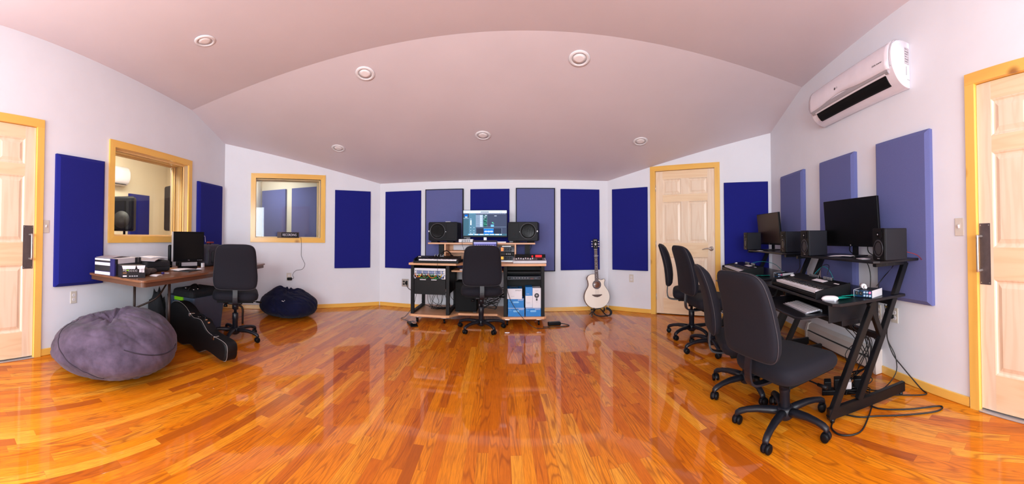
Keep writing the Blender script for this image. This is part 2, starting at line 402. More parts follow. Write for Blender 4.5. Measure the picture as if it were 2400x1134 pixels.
def smooth(pts, n=6, closed=False):
    out = []; m = len(pts); pts = [Vector(p) for p in pts]
    for i in range(m if closed else m - 1):
        p0 = pts[i - 1] if (closed or i > 0) else pts[0]; p1 = pts[i]; p2 = pts[(i + 1) % m]; p3 = pts[(i + 2) % m] if (closed or i + 2 < m) else pts[-1]
        for k in range(n):
            t = k / n; out.append(0.5 * ((2 * p1) + (-p0 + p2) * t + (2 * p0 - 5 * p1 + 4 * p2 - p3) * t * t + (-p0 + 3 * p1 - 3 * p2 + p3) * t ** 3))
    if not closed: out.append(pts[-1])
    return out
def text(s, size, mat, name, parent, loc, rot, depth=0.0006, align='CENTER', sx=1.0):
    c = bpy.data.curves.new(name, 'FONT'); c.body = s; c.size = size; c.extrude = depth; c.align_x = align; c.align_y = 'CENTER'
    tmp = bpy.data.objects.new('tmp', c); COL.objects.link(tmp)
    dg = bpy.context.evaluated_depsgraph_get(); me = bpy.data.meshes.new_from_object(tmp.evaluated_get(dg))
    bpy.data.objects.remove(tmp); me.materials.clear(); me.materials.append(M[mat])
    o = bpy.data.objects.new(name, me); COL.objects.link(o); o.parent = parent; o.location = loc; o.rotation_euler = rot; o.scale = (sx, 1, 1)
    return o

# ---------------------------------------------------------------- wall frames: s runs right along the wall, d is the distance out from it
WALLS = {'L': (radians(-105.212), 2.77998), 'DL': (radians(-42.197), 5.41344), 'B': (radians(1.905), 5.34059),
         'DR': (radians(45.028), 4.76917), 'R': (radians(108.625), 1.85794)}
def WP(w, s, d=0.0, z=0.0):
    a, D = WALLS[w]; q = D - d
    return Vector((sin(a) * q + cos(a) * s, cos(a) * q - sin(a) * s, z))
def WR(w): return -WALLS[w][0]
def wall_root(w, name): return empty(name, WP(w, 0, 0, 0), WR(w))

# ---------------------------------------------------------------- room shell
C1, C2, C3, C4 = Vector((-3.905, 3.767)), Vector((-2.089, 5.413)), Vector((1.4512, 5.2953)), Vector((3.1666, 3.5783))
YB = -2.6
def xL(y): a, D = WALLS['L']; return (D - cos(a) * y) / sin(a)
def xR(y): a, D = WALLS['R']; return (D - cos(a) * y) / sin(a)
UR, ZR = 2.8077, 2.7462
nb = Vector((sin(WALLS['B'][0]), cos(WALLS['B'][0])))
def ceil_z(x, y):
    u = x * nb.x + y * nb.y
    return ZR - 0.3093 * (u - UR) if u > UR else ZR + 0.04 * (UR - u)
def st(o): o['kind'] = 'structure'; return o

# floor
m = MB('floor'); m.b2((-4.6, YB - 0.3, -0.06), (3.7, 5.9, 0.0)); st(m.build('floor'))
# ceiling: two slopes meeting in a ridge
def ceiling():
    m = MB('ceil')
    out = [Vector((xL(YB), YB)), C1, C2, C3, C4, Vector((xR(YB), YB))]
    def off(p): c = Vector((-0.3, 1.6)); return p + (p - c).normalized() * 0.05
    # ridge points on the side walls
    def on_wall(w):
        a, D = WALLS[w]; A = Vector((sin(a), cos(a))); det = A.x * nb.y - A.y * nb.x
        return Vector(((D * nb.y - A.y * UR) / det, (A.x * UR - nb.x * D) / det))
    rl, rr = on_wall('L'), on_wall('R')
    for poly in ([rl, C1, C2, C3, C4, rr], [out[0], rl, rr, out[5]]):
        pts = [off(p) if p not in (rl, rr) else p + Vector((-0.05 if p is rl else 0.05, 0)) for p in poly]
        fwd = len(poly) == 6
        lo = []
        for p in pts:
            u = p.dot(nb)
            z = ZR - 0.3093 * (u - UR) if fwd else ZR + 0.04 * (UR - u)
            lo.append(m.bm.verts.new((p.x, p.y, z)))
        hi = [m.bm.verts.new(v.co + Vector((0, 0, 0.08))) for v in lo]
        m.bm.faces.new(lo); m.bm.faces.new(hi[::-1])
        for i in range(len(lo)):
            j = (i + 1) % len(lo); m.bm.faces.new((lo[i], lo[j], hi[j], hi[i]))
    return st(m.build('ceiling'))
ceiling()

def wall(name, w, s0, s1, th, holes=(), mat='wall', z1=2.98):
    """wall slab with rectangular openings (s0,s1,z0,z1), built in the wall's own frame"""
    m = MB(mat); xs = sorted({s0, s1, *[h[0] for h in holes], *[h[1] for h in holes]})
    for a, b in zip(xs, xs[1:]):
        zs = [(0.0, z1)]
        for h in holes:
            if h[0] <= a + 1e-6 and h[1] >= b - 1e-6:
                nz = []
                for p, q in zs:
                    if h[2] > p: nz.append((p, h[2]))
                    if h[3] < q: nz.append((h[3], q))
                zs = nz
        for p, q in zs: m.b2((a, 0, p), (b, th, q))
    o = m.build(name, None, WP(w, 0, 0, 0), (0, 0, WR(w))); return st(o)
def s_of(w, P): a = WALLS[w][0]; return P[0] * cos(a) - P[1] * sin(a)
LW = (2.452, 3.722, 1.083, 2.0); DW = (0.108, 1.106, 1.077, 1.974)
LD = (0.68, 1.54, 0.0, 2.038); RD = (-1.262, -0.40, 0.0, 2.038); DD = (-1.937, -1.059, 0.0, 2.043)
wall('wall_left', 'L', s_of('L', (xL(YB), YB)), s_of('L', C1) + 0.02, 0.29, [LW, LD, (-1.75, -0.55, 0.9, 2.1)])
wall('wall_back_left', 'DL', s_of('DL', C1) - 0.02, s_of('DL', C2) + 0.05, 0.29, [DW])
wall('wall_back', 'B', s_of('B', C2) - 0.05, s_of('B', C3) + 0.05, 0.12)
wall('wall_back_right', 'DR', s_of('DR', C3) - 0.05, s_of('DR', C4) + 0.05, 0.12, [DD])
wall('wall_right', 'R', s_of('R', C4) - 0.05, s_of('R', (xR(YB), YB)), 0.12, [RD, (0.95, 2.05, 0.9, 2.1)])
# wall behind the camera with its wide window
m = MB('wall'); x0, x1 = xL(YB) - 0.3, xR(YB) + 0.2; wx0, wx1, wz0, wz1 = -1.85, 0.75, 0.70, 2.20
m.b2((x0, YB - 0.14, 0), (wx0, YB, 2.98)); m.b2((wx1, YB - 0.14, 0), (x1, YB, 2.98))
m.b2((wx0, YB - 0.14, 0), (wx1, YB, wz0)); m.b2((wx0, YB - 0.14, wz1), (wx1, YB, 2.98)); st(m.build('wall_front'))
m = MB('trimH', 'glass')
for a, b in (((wx0 - 0.07, YB, wz0 - 0.07), (wx1 + 0.07, YB + 0.02, wz0)), ((wx0 - 0.07, YB, wz1), (wx1 + 0.07, YB + 0.02, wz1 + 0.07)),
             ((wx0 - 0.07, YB, wz0), (wx0, YB + 0.02, wz1)), ((wx1, YB, wz0), (wx1 + 0.07, YB + 0.02, wz1)), ((-0.58, YB - 0.09, wz0), (-0.52, YB - 0.05, wz1))):
    m.b2(a, b)
m.b2((wx0, YB - 0.075, wz0), (wx1, YB - 0.069, wz1), 1); st(m.build('window_3'))

for nm, w, a, b in (('added_window_left', 'L', -1.75, -0.55), ('added_window_right', 'R', 0.95, 2.05)):  # unseen side windows, added to go with the two side wall lamps
    m = MB('trimH', 'glass')
    for p0, p1 in (((a - 0.07, -0.02, 0.83), (b + 0.07, 0, 0.9)), ((a - 0.07, -0.02, 2.1), (b + 0.07, 0, 2.17)), ((a - 0.07, -0.02, 0.9), (a, 0, 2.1)), ((b, -0.02, 0.9), (b + 0.07, 0, 2.1))): m.b2(p0, p1)
    m.b2((a, 0.05, 0.9), (b, 0.056, 2.1), 1); st(m.build(nm, None, WP(w, 0), (0, 0, WR(w))))
# baseboards
def base(name, w, segs, mat='trimH'):
    m = MB(mat)
    for a, b in segs: m.b2((a, -0.013, 0.001), (b, 0.0, 0.062), bev=0.004)
    m.bm.verts.ensure_lookup_table(); st(m.build(name, None, WP(w, 0), (0, 0, WR(w))))
e = 0.01
base('baseboard_left', 'L', [(s_of('L', (xL(YB), YB)), 0.60), (1.61, s_of('L', C1) - e)])
base('baseboard_back_left', 'DL', [(s_of('DL', C1) + e, s_of('DL', C2) - e)])
base('baseboard_back', 'B', [(s_of('B', C2) + e, s_of('B', C3) - e)])
base('baseboard_back_right', 'DR', [(s_of('DR', C3) + e, -2.012), (-0.985, s_of('DR', C4) - e)])
base('baseboard_right', 'R', [(s_of('R', C4) + e, -3.36), (-2.19, -1.345), (-0.32, s_of('R', (xR(YB), YB)))])

# doors: slab, casing, hardware
def door(name, w, op, side, inset, hw, label):
    s0, s1, _, zt = op; root = wall_root(w, name); st(root)
    W_ = s1 - s0; g = 0.004
    m = MB('trimV', 'trimH', 'gap'); cw = 0.07; ct = 0.018
    for a, b in ((s0 - cw, s0), (s1, s1 + cw)): m.prism([(a, 0.0), (b, 0.0), (b, zt if a < s0 and False else zt), (a, zt)], 'Y', -ct, 0.0, 0)
    m.prism([(s0 - cw, zt), (s1 + cw, zt), (s1 + cw, zt + cw), (s0 - cw, zt + cw)], 'Y', -ct - 0.001, 0.0, 1)
    m.b2((s0 - 0.018, 0.0, 0), (s0 + 0.001, 0.12, zt), 0); m.b2((s1 - 0.001, 0.0, 0), (s1 + 0.018, 0.12, zt), 0); m.b2((s0, 0.0, zt - 0.001), (s1, 0.12, zt + 0.015), 1)
    m.b2((s0, 0.06, 0.0), (s1, 0.12, 0.01), 2); m.b2((s0, 0.09, 0), (s1, 0.1, zt), 2)
    c = m.build('door_casing', root); st(c)
    y0 = inset; th = 0.036; zb = 0.014; zt2 = zt - 0.004; a0, a1 = s0 + g, s1 - g
    m = MB('doorV', 'doorH')
    sw = 0.105; ms = 0.105; mid = (a0 + a1) / 2
    m.b2((a0, y0, zb), (a0 + sw, y0 + th, zt2)); m.b2((a1 - sw, y0, zb), (a1, y0 + th, zt2))
    rails = [(zb, 0.235), (0.82, 1.015), (1.60, 1.70), (1.925, zt2)]
    for z0, z1 in rails: m.b2((a0 + sw, y0, z0), (a1 - sw, y0 + th, z1), 1)
    for (_, z0), (z1, _) in zip(rails, rails[1:]):
        m.b2((mid - ms / 2, y0, z0), (mid + ms / 2, y0 + th, z1), 0)
        for p0, p1 in ((a0 + sw, mid - ms / 2), (mid + ms / 2, a1 - sw)):
            # sticking bevel, sunken field and raised panel
            q = [(p0, z0), (p1, z0), (p1, z1), (p0, z1)]
            def ring(ins, y): return [(p0 + ins, y, z0 + ins), (p1 - ins, y, z0 + ins), (p1 - ins, y, z1 - ins), (p0 + ins, y, z1 - ins)]
            rings = [ring(0, y0 + 0.0015), ring(0.006, y0 + 0.003), ring(0.014, y0 + 0.012), ring(0.024, y0 + 0.013), ring(0.05, y0 + 0.004), ring(0.052, y0 + 0.0035)]
            m.loft(rings, 0, cap=False, smooth=False); m.quad(rings[-1], 0)
    d = m.build('door_slab', root); st(d)
    if hw == 'pull':
        px0, px1 = (s1 - g - 0.112, s1 - g - 0.012) if side > 0 else (s0 + g + 0.004, s0 + g + 0.084)
        m = MB('dsteel', 'steel'); m.b2((px0, y0 - 0.0025, 0.785), (px1, y0, 1.165), 0)
        for sx in (px0 + 0.01, px1 - 0.01):
            for z in (0.797, 1.153): m.cyl((sx, y0 - 0.004, z), (sx, y0 - 0.002, z), 0.004, mi=1, n=8)
        st(m.build('handle_plate', d)); cx = (px0 + px1) / 2 + (0.012 if side > 0 else -0.022)
        m = MB('steel'); pts = [(cx, y0 - 0.002, 0.875), (cx, y0 - 0.045, 0.875), (cx, y0 - 0.052, 0.885), (cx, y0 - 0.052, 1.075), (cx, y0 - 0.045, 1.085), (cx, y0 - 0.002, 1.085)]
        m.tube(pts, 0.0085, 10, sub=3); st(m.build('pull_handle', d))
    else:
        cx = s1 - 0.062
        m = MB('steel'); m.lathe([(0.032, -0.001), (0.032, -0.008), (0.024, -0.012), (0.012, -0.016), (0.012, -0.05)], (cx, y0, 0.935), 'Y')
        m.tube([(cx, y0 - 0.045, 0.935), (cx - 0.03, y0 - 0.052, 0.94), (cx - 0.07, y0 - 0.05, 0.938), (cx - 0.115, y0 - 0.046, 0.925)], 0.008, 10, sub=4, radii=[0.011, 0.009, 0.008, 0.006])
        st(m.build('lever_handle', d))
        for z in (0.25, 1.0, 1.80):
            m = MB('steel'); m.cyl((s0 + 0.001, y0 - 0.006, z - 0.045), (s0 + 0.001, y0 - 0.006, z + 0.045), 0.006, n=10); st(m.build('hinge', d))
    return root
door('door_1', 'L', LD, 1, 0.008, 'pull', '')
door('door_2', 'DR', DD, 1, 0.02, 'lever', '')
door('door_3', 'R', RD, -1, 0.008, 'pull', '')
for nm, w, op in (('trim_1', 'L', LD), ('trim_2', 'R', RD)):
    m = MB('alu'); m.b2((op[0], -0.025, 0.0005), (op[1], 0.06, 0.006), bev=0.002); st(m.build(nm, None, WP(w, 0), (0, 0, WR(w))))

# interior windows: casing, deep jamb, stops, two panes
def window(name, w, op, depth):
    s0, s1, z0, z1 = op; root = wall_root(w, name); st(root); cw = 0.072; ct = 0.02
    m = MB('trimV', 'trimH')
    for x, sg in ((s0, -1), (s1, 1)):   # mitred casing
        m.prism([(x, z0), (x, z1), (x + sg * cw, z1 + cw), (x + sg * cw, z0 - cw)], 'Y', -ct, 0.0, 0)
    for z, sg in ((z0, -1), (z1, 1)):
        m.prism([(s0, z), (s1, z), (s1 + cw, z + sg * cw), (s0 - cw, z + sg * cw)], 'Y', -ct, 0.0, 1)
    st(m.build('window_frame', root))
    m = MB('jamb', 'jamb', 'gap'); t = 0.015
    for ya, yb in ((0.0, 0.143), (0.147, depth)):
        m.b2((s0 - t, ya, z0 - t), (s0, yb, z1 + t), 0); m.b2((s1, ya, z0 - t), (s1 + t, yb, z1 + t), 0)
        m.b2((s0, ya, z1), (s1, yb, z1 + t), 1); m.b2((s0, ya, z0 - t), (s1, yb, z0), 1)
    m.b2((s0 - t, 0.142, z0 - t), (s0 - 0.003, 0.148, z1 + t), 2); m.b2((s1 + 0.003, 0.142, z0 - t), (s1 + t, 0.148, z1 + t), 2)
    st(m.build('window_jamb', root))
    m = MB('jamb', 'jamb')
    for y in (0.055, 0.088, 0.205, 0.238):
        b = 0.014
        m.b2((s0, y, z0), (s0 + b, y + 0.014, z1), 0); m.b2((s1 - b, y, z0), (s1, y + 0.014, z1), 0)
        m.b2((s0 + b, y, z1 - b), (s1 - b, y + 0.014, z1), 1); m.b2((s0 + b, y, z0), (s1 - b, y + 0.014, z0 + b), 1)
    st(m.build('glass_stop', root))
    for y, k in ((0.075, 'glass'), (0.225, 'glass2')):
        m = MB(k); m.quad([(s0, y, z0), (s1, y, z0), (s1, y, z1), (s0, y, z1)]); st(m.build('pane', root))
window('window_1', 'L', LW, 0.29)
window('window_2', 'DL', DW, 0.29)

# booth seen through the left window
def side_room(name, pts, h, mat, floorz=0.0, skip=()):
    m = MB(mat, 'floor'); n = len(pts)
    for i in range(n):
        if i in skip: continue
        a, b = pts[i], pts[(i + 1) % n]; m.quad([(a.x, a.y, 0), (b.x, b.y, 0), (b.x, b.y, h), (a.x, a.y, h)])
    m.quad([(p.x, p.y, h) for p in pts]); m.quad([(p.x, p.y, 0.0) for p in pts], 1)
    return st(m.build(name))
A = [WP('L', 1.9, -0.295), WP('L', 4.6, -0.295), WP('L', 5.5, -1.85), WP('L', 1.9, -1.85)]
side_room('wall_booth', A, 2.55, 'cream', skip=(0,))
lb = area('booth_light', WP('L', 3.3, -0.62, 2.5), WP('L', 3.5, -1.1, 0), 1.2, 0.3, 55, (1.0, 0.90, 0.76))
Bp = [WP('DL', -0.12, -0.295), WP('DL', 1.75, -0.295), Vector((-2.1, 6.2, 0)), Vector((-4.95, 5.75, 0))]
Bp = [WP('DL', -0.12, -0.295), WP('DL', 1.9, -0.295), Vector((-2.55, 5.95, 0)), Vector((-5.0, 5.95, 0))]
side_room('wall_live_room', Bp, 2.5, 'cream', skip=(0,))
area('live_room_light', (-4.35, 5.15, 2.1), (-4.6, 5.9, 1.6), 0.25, 0.25, 7.5, (0.93, 0.95, 1.0))

# ceiling downlights
def downlight(x, y, label, i):
    u = x * nb.x + y * nb.y; z = ceil_z(x, y); root = empty('ceiling_light', (x, y, z), 0, label, 'ceiling light', 'recessed downlights')
    root.rotation_euler = Vector((0.3093 * nb.x, 0.3093 * nb.y, 1) if u > UR else (-0.04 * nb.x, -0.04 * nb.y, 1)).to_track_quat('Z', 'Y').to_euler()
    if i == 0:
        m = MB('white'); m.lathe([(0.062, -0.001), (0.066, -0.010), (0.078, -0.012), (0.092, -0.008), (0.096, -0.001)], n=40); m.build('trim_ring', root)
        m = MB('lens'); m.lathe([(0.066, -0.006), (0.03, -0.0075), (0.001, -0.008)], n=32); m.build('lens', root); downlight.p = root
    else:
        for ch in downlight.p.children: dup(ch, parent=root)
for i, (x, y, l) in enumerate([(-1.364, 3.111, 'white recessed ceiling light just beyond the ceiling ridge, left of centre'),
                               (0.584, 3.043, 'white recessed ceiling light just beyond the ceiling ridge, right of centre'),
                               (-0.344, 4.215, 'small white recessed ceiling light above the central studio desk'),
                               (-2.276, 4.301, 'small white recessed ceiling light in front of the window with the recording sign'),
                               (1.576, 4.186, 'small white recessed ceiling light in front of the lever-handled pine door'),
                               (-2.333, 1.993, 'white recessed ceiling light on the darker near slope, above the brown table')]):
    downlight(x, y, l, i)

# acoustic panels
def panel(w, s0, s1, mat, label, z0=0.612, z1=1.826, th=0.05, bev=0.03, frame=None, d=0.0, group='acoustic panels on the walls'):
    W_, H_ = s1 - s0, z1 - z0
    m = MB(mat, frame or mat)
    def ring(i, y): return [(-W_ / 2 + i, y, i), (W_ / 2 - i, y, i), (W_ / 2 - i, y, H_ - i), (-W_ / 2 + i, y, H_ - i)]
    if frame:
        m.loft([ring(0, -0.001), ring(0, -th)], 1, cap=False, smooth=False); m.loft([ring(0, -th), ring(0.014, -th)], 1, cap=False, smooth=False)
        m.quad(ring(0.014, -th), 0); m.quad(ring(0, -0.001), 1)
    else:
        m.loft([ring(0, -0.001), ring(0, -th + bev * 0.7), ring(0.003, -th + bev * 0.6), ring(bev, -th - 0.001), ring(bev + 0.004, -th - 0.001)], 0, cap=True, smooth=False)
    o = m.build('sound_absorber', None, WP(w, (s0 + s1) / 2, d, z0), (0, 0, WR(w)))
    return tag(o, label, 'acoustic panel', group)
panel('L', 1.735, 2.305, 'navy', 'navy blue fabric acoustic panel between the left door and the deep window')
panel('L', 3.925, 4.545, 'navy', 'navy blue fabric acoustic panel between the deep window and the left room corner')
panel('DL', 1.335, 1.915, 'navy', 'navy blue fabric acoustic panel right of the window with the recording sign', bev=0.008, th=0.03)
panel('B', -2.166, -1.575, 'navy', 'navy blue acoustic panel furthest left on the back wall', bev=0.008, th=0.03)
panel('B', -1.495, -0.905, 'greyf', 'slate grey black-edged acoustic panel behind the left big loudspeaker', frame='blackframe', th=0.055, z0=0.60, z1=1.835)
panel('B', -0.802, -0.216, 'navy', 'navy blue acoustic panel behind the lit computer screen', bev=0.008, th=0.03)
panel('B', -0.12, 0.462, 'greyf', 'slate grey black-edged acoustic panel behind the right big loudspeaker', frame='blackframe', th=0.055, z0=0.60, z1=1.835)
panel('B', 0.548, 1.139, 'navy', 'navy blue acoustic panel behind the guitar neck', bev=0.008, th=0.03)
panel('DR', -2.632, -2.053, 'navy', 'navy blue acoustic panel between the guitar corner and the lever-handled door', bev=0.008, th=0.03)
panel('DR', -0.931, -0.334, 'navy', 'navy blue acoustic panel right of the lever-handled door, above the far desk', bev=0.008, th=0.03)
panel('R', -4.02, -3.43, 'greyf', 'slate grey acoustic panel on the right wall nearest the room corner')
panel('R', -3.08, -2.49, 'greyf', 'slate grey acoustic panel in the middle of the right wall, behind the large monitor')
panel('R', -2.20, -1.625, 'greyf', 'largest looking slate grey acoustic panel, beside the right hand pull-handle door')

# switches and outlets
def plate(w, s, z, kind, label, wd=0.07, ht=0.115, mat='offw'):
    root = empty('light_switch' if kind == 'switch' else 'wall_outlet', WP(w, s, 0, z), WR(w), label, 'light switch' if kind == 'switch' else 'outlet')
    m = MB(mat); m.box((0, -0.003, 0), (wd, 0.006, ht), bev=0.0025); m.build('cover_plate', root)
    if kind == 'switch':
        m = MB('white'); m.box((0, -0.010, 0.003), (0.009, 0.016, 0.022), rot=Matrix.Rotation(radians(20), 3, 'X'), bev=0.002); m.build('toggle', root)
    else:
        n = 2 if wd > 0.1 else 1
        for k in range(n):
            cx = (k - (n - 1) / 2) * 0.046
            for dz in (0.02, -0.02):
                m = MB('white' if mat == 'offw' else 'slot', 'slot'); m.prism(rr2(0.034, 0.028, 0.012, cx=cx, cy=dz), 'Y', -0.0085, -0.005, 0)
                for dx in (-0.006, 0.006): m.b2((cx + dx - 0.001, -0.0089, dz - 0.001), (cx + dx + 0.001, -0.0084, dz + 0.007), 1)
                m.cyl((cx, -0.0089, dz - 0.007), (cx, -0.0084, dz - 0.007), 0.002, n=8, mi=1); m.build('socket', root)
    return root
plate('L', 1.647, 1.16, 'switch', 'white light switch between the left door and the navy panel')
plate('R', -1.404, 1.147, 'switch', 'white light switch left of the right hand pull-handle door')
plate('L', 1.967, 0.497, 'outlet', 'white wall outlet above the grey bean bag, under the navy panel')
plate('DL', 0.628, 0.485, 'outlet', 'white wall outlet above the navy bean bag')
plate('B', -1.83, 0.385, 'outlet', 'metal double wall outlet left of the central desk', wd=0.115, ht=0.12, mat='steel')
plate('DR', -2.323, 0.494, 'outlet', 'pale wall outlet beside the lever-handled door')
plate('R', -2.035, 0.485, 'outlet', 'white wall outlet under the near desk with a black plug in it')
plate('R', -2.235, 0.482, 'outlet', 'white wall outlet half hidden behind the near desk leg')

# ---------------------------------------------------------------- office chairs (faces +Y, origin on the floor under the column)
def back_outline(w, h):
    pts = []
    # half outline from bottom centre to top centre
    half = [(0.0, 0.0), (0.30, 0.0), (0.42, 0.02), (0.475, 0.075), (0.497, 0.17), (0.50, 0.30), (0.485, 0.45), (0.472, 0.62), (0.455, 0.78), (0.43, 0.89), (0.37, 0.962), (0.24, 0.995), (0.0, 1.0)]
    r = smooth([(x * w, y * h, 0) for x, y in half], 3)
    rt = [(p.x, p.y) for p in r]; lf = [(-x, y) for x, y in rt[1:-1]][::-1]
    return rt + lf
def seat_outline(w, d):
    half = [(0.0, -0.5), (0.28, -0.5), (0.41, -0.47), (0.48, -0.38), (0.5, -0.2), (0.5, 0.1), (0.49, 0.32), (0.45, 0.44), (0.34, 0.495), (0.18, 0.5), (0.0, 0.5)]
    r = smooth([(x * w, y * d, 0) for x, y in half], 3)
    rt = [(p.x, p.y) for p in r]; return rt + [(-x, y) for x, y in rt[1:-1]][::-1]
def make_chair(leg0):
    root = empty('office_chair', (0, 0, 0))
    H0 = 0.46   # seat top for the low setting
    # seat cushion
    ol = seat_outline(0.49, 0.46)
    def ring(k, z): return [Vector((x * k, 0.02 + y * k, z - 0.02 * max(0, (y * k - 0.12)) * 6 * (1 if z > H0 - 0.06 else 0.5))) for x, y in ol]
    m = MB('chairf')
    rings = [ring(k, z) for k, z in ((0.02, H0), (0.5, H0 + 0.004), (0.8, H0 + 0.002), (0.92, H0 - 0.006), (0.975, H0 - 0.020), (1.0, H0 - 0.045), (0.985, H0 - 0.07), (0.94, H0 - 0.088), (0.86, H0 - 0.098), (0.3, H0 - 0.1), (0.02, H0 - 0.1))]
    m.loft(rings, 0); m.build('seat', root)
    # back cushion with the lumbar bend; local y is depth
    W_, Hh = 0.45, 0.462; zb = 0.495
    def bend(p):
        t = (p.z - zb) / Hh
        lean = -0.24 - 0.055 * t - 0.05 * (t - 0.35) ** 2 * 2.2 + 0.0
        side = 0.22 * p.x * p.x
        return Vector((p.x, p.y + lean + side * 1.2, p.z))
    bo = [(x, z + zb) for x, z in back_outline(W_, Hh)]
    m = MB('chairf')
    m.pillow(bo, [(0.02, 0.048), (0.35, 0.048), (0.65, 0.044), (0.85, 0.034), (0.95, 0.018), (0.995, 0.0), (1.0, -0.008)] + [(0.992, -0.016), (0.97, -0.028), (0.92, -0.036), (0.8, -0.04), (0.4, -0.043), (0.02, -0.043)], bend=bend)
    b = m.build('backrest', root)
    m = MB('chairp'); pts = [bend(Vector((x * 0.996, -0.018, zb + Hh / 2 + (z - zb - Hh / 2) * 0.996))) for x, z in bo]; m.tube(pts, 0.0032, 6, closed=True); m.build('piping', b)
    # J bar from under the seat up to the back
    m = MB('chairpl'); pts = [(0, -0.03, 0.335), (0, -0.16, 0.330), (0, -0.25, 0.345), (0, -0.272, 0.40), (0, -0.268, 0.48), (0, -0.262, 0.56)]
    sp = smooth(pts, 4); rings = []
    for i, p in enumerate(sp):
        d = (sp[min(i + 1, len(sp) - 1)] - sp[max(i - 1, 0)]).normalized(); nrm = Vector((0, -d.z, d.y)); w = 0.026 if i < 12 else 0.024
        rings.append([p + Vector((sx * w, 0, 0)) + nrm * (sz * 0.006) for sx, sz in ((-1, -1), (1, -1), (1, 1), (-1, 1))])
    m.loft(rings, 0, smooth=False); m.build('back_bracket', root)
    m = MB('chairpl'); m.box((0, 0.0, 0.335), (0.15, 0.24, 0.035), bev=0.012); m.box((0, 0.02, 0.352), (0.30, 0.32, 0.010), bev=0.004); m.lathe([(0.034, 0.25), (0.036, 0.32)], n=20); m.build('tilt_mechanism', root)
    m = MB('blkm'); m.b2((-0.19, -0.15, H0 - 0.118), (0.19, 0.225, H0 - 0.099), bev=0.004); m.build('seat_pan', root)
    m = MB('blk'); m.tube([(0.05, 0.02, 0.333), (0.16, 0.03, 0.330), (0.235, 0.035, 0.322)], 0.0045, 8, sub=3); m.cyl((0.225, 0.034, 0.323), (0.285, 0.04, 0.317), 0.009, 0.011, 10); m.build('height_lever', root)
    m = MB('blk'); m.cyl((-0.10, -0.13, 0.325), (-0.10, -0.13, 0.30), 0.018, 0.022, 12); m.build('tilt_knob', root)
    # column: cover stays with the base, inner tube reaches up
    m = MB('chairpl'); m.lathe([(0.02, 0.30), (0.020, 0.52)], n=16); 
    gl = MB('chairpl'); gl.lathe([(0.026, 0.05), (0.030, 0.07), (0.030, 0.20), (0.033, 0.205), (0.033, 0.27), (0.026, 0.275)], n=20); g = gl.build('gas_column', root)
    m.bm.free()
    gi = MB('blks'); gi.lathe([(0.016, 0.20), (0.016, 0.335)], n=16); gi.build('gas_piston', root)
    m = MB('chairpl'); m.lathe([(0.03, 0.045), (0.05, 0.06), (0.052, 0.10), (0.046, 0.118), (0.03, 0.122)], n=20); m.build('base_hub', root)
    leg = None
    for k in range(5):
        a = radians(leg0 + 72 * k)
        if leg is None:
            m = MB('chairpl')
            ctl = [(0.03, 0.092, 0.027, 0.024), (0.09, 0.098, 0.026, 0.022), (0.16, 0.100, 0.024, 0.019), (0.22, 0.093, 0.021, 0.017), (0.262, 0.081, 0.020, 0.016), (0.285, 0.068, 0.019, 0.014), (0.292, 0.056, 0.016, 0.010)]
            rings = []
            for x, z, w, h in ctl:
                rings.append([(x + (0.0 if x < 0.26 else (zz) * 0.6 * h), w * yy, z + zz * h) for yy, zz in [(cos(2 * pi * i / 12) * 1.0, sin(2 * pi * i / 12)) for i in range(12)]])
            m.loft(rings, 0); leg = m.build('leg', root)
            c = MB('blk', 'chairpl')
            cx, cz = 0.285, 0.027
            for sy in (-1, 1): c.lathe([(0.006, sy * 0.026), (0.020, sy * 0.0255), (0.0255, sy * 0.021), (0.0262, sy * 0.010), (0.024, sy * 0.006), (0.006, sy * 0.006)], (cx - 0.006, 0, cz), 'Y', 18, 0)
            hood = [(cx - 0.006 + cos(radians(t)) * 0.0285, cz + sin(radians(t)) * 0.0285) for t in range(-10, 191, 15)]
            c.prism(hood, 'Y', -0.006, 0.006, 1)
            c.cyl((cx, 0, 0.05), (cx, 0, 0.062), 0.008, n=10, mi=1)
            cast = c.build('caster', leg); cast.rotation_euler = (0, 0, 0)
            leg.rotation_euler = (0, 0, a)
        else:
            l2 = leg.copy(); COL.objects.link(l2); l2.parent = root; l2.rotation_euler = (0, 0, a)
            for ch in leg.children:
                c2 = ch.copy(); COL.objects.link(c2); c2.parent = l2
    return root
LIFTED = ('seat', 'backrest', 'back_bracket', 'tilt_mechanism', 'seat_pan', 'height_lever', 'tilt_knob', 'gas_piston')
def set_chair(root, x, y, face, leg0, lift, label, group='black fabric office chairs', twist=15):
    root.location = (x, y, 0); root.rotation_euler = (0, 0, radians(face - 90)); root['label'] = label; root['category'] = 'chair'; root['group'] = group
    k = 0
    for ch in root.children:
        nm = ch.name.split('.')[0]
        if nm in LIFTED: ch.location.z = lift
        elif nm == 'leg':
            ch.rotation_euler = (0, 0, radians(leg0 + 72 * k - (face - 90)))
            rr = random.Random(int(leg0) * 7 + k)
            # casters swivel about their stems
            ang = rr.uniform(-70, 70)
            for c in ch.children:
                R_ = Matrix.Translation((0.285, 0, 0)) @ Matrix.Rotation(radians(ang), 4, 'Z') @ Matrix.Translation((-0.285, 0, 0)); c.matrix_local = R_
            k += 1
    return root
ch0 = make_chair(0)
chairs = [(1.44, 1.53, 1, 62, -0.03, 'nearest black office chair, its wide back turned to the room, at the near right desk'),
          (1.585, 2.085, -24, 38, -0.05, 'second nearest black office chair on the right, seen almost side on behind the nearest one'),
          (1.865, 3.01, -8, 35, 0.065, 'black office chair at the far right desk, its back seen between two others'),
          (1.945, 3.57, -26, 60, 0.07, 'furthest black office chair on the right, its thin back against the pine door'),
          (-0.37, 4.31, 97, 18, 0.06, 'black office chair in front of the central studio desk'),
          (-2.70, 2.79, 133, 10, 0.062, 'black office chair in front of the brown folding table')]
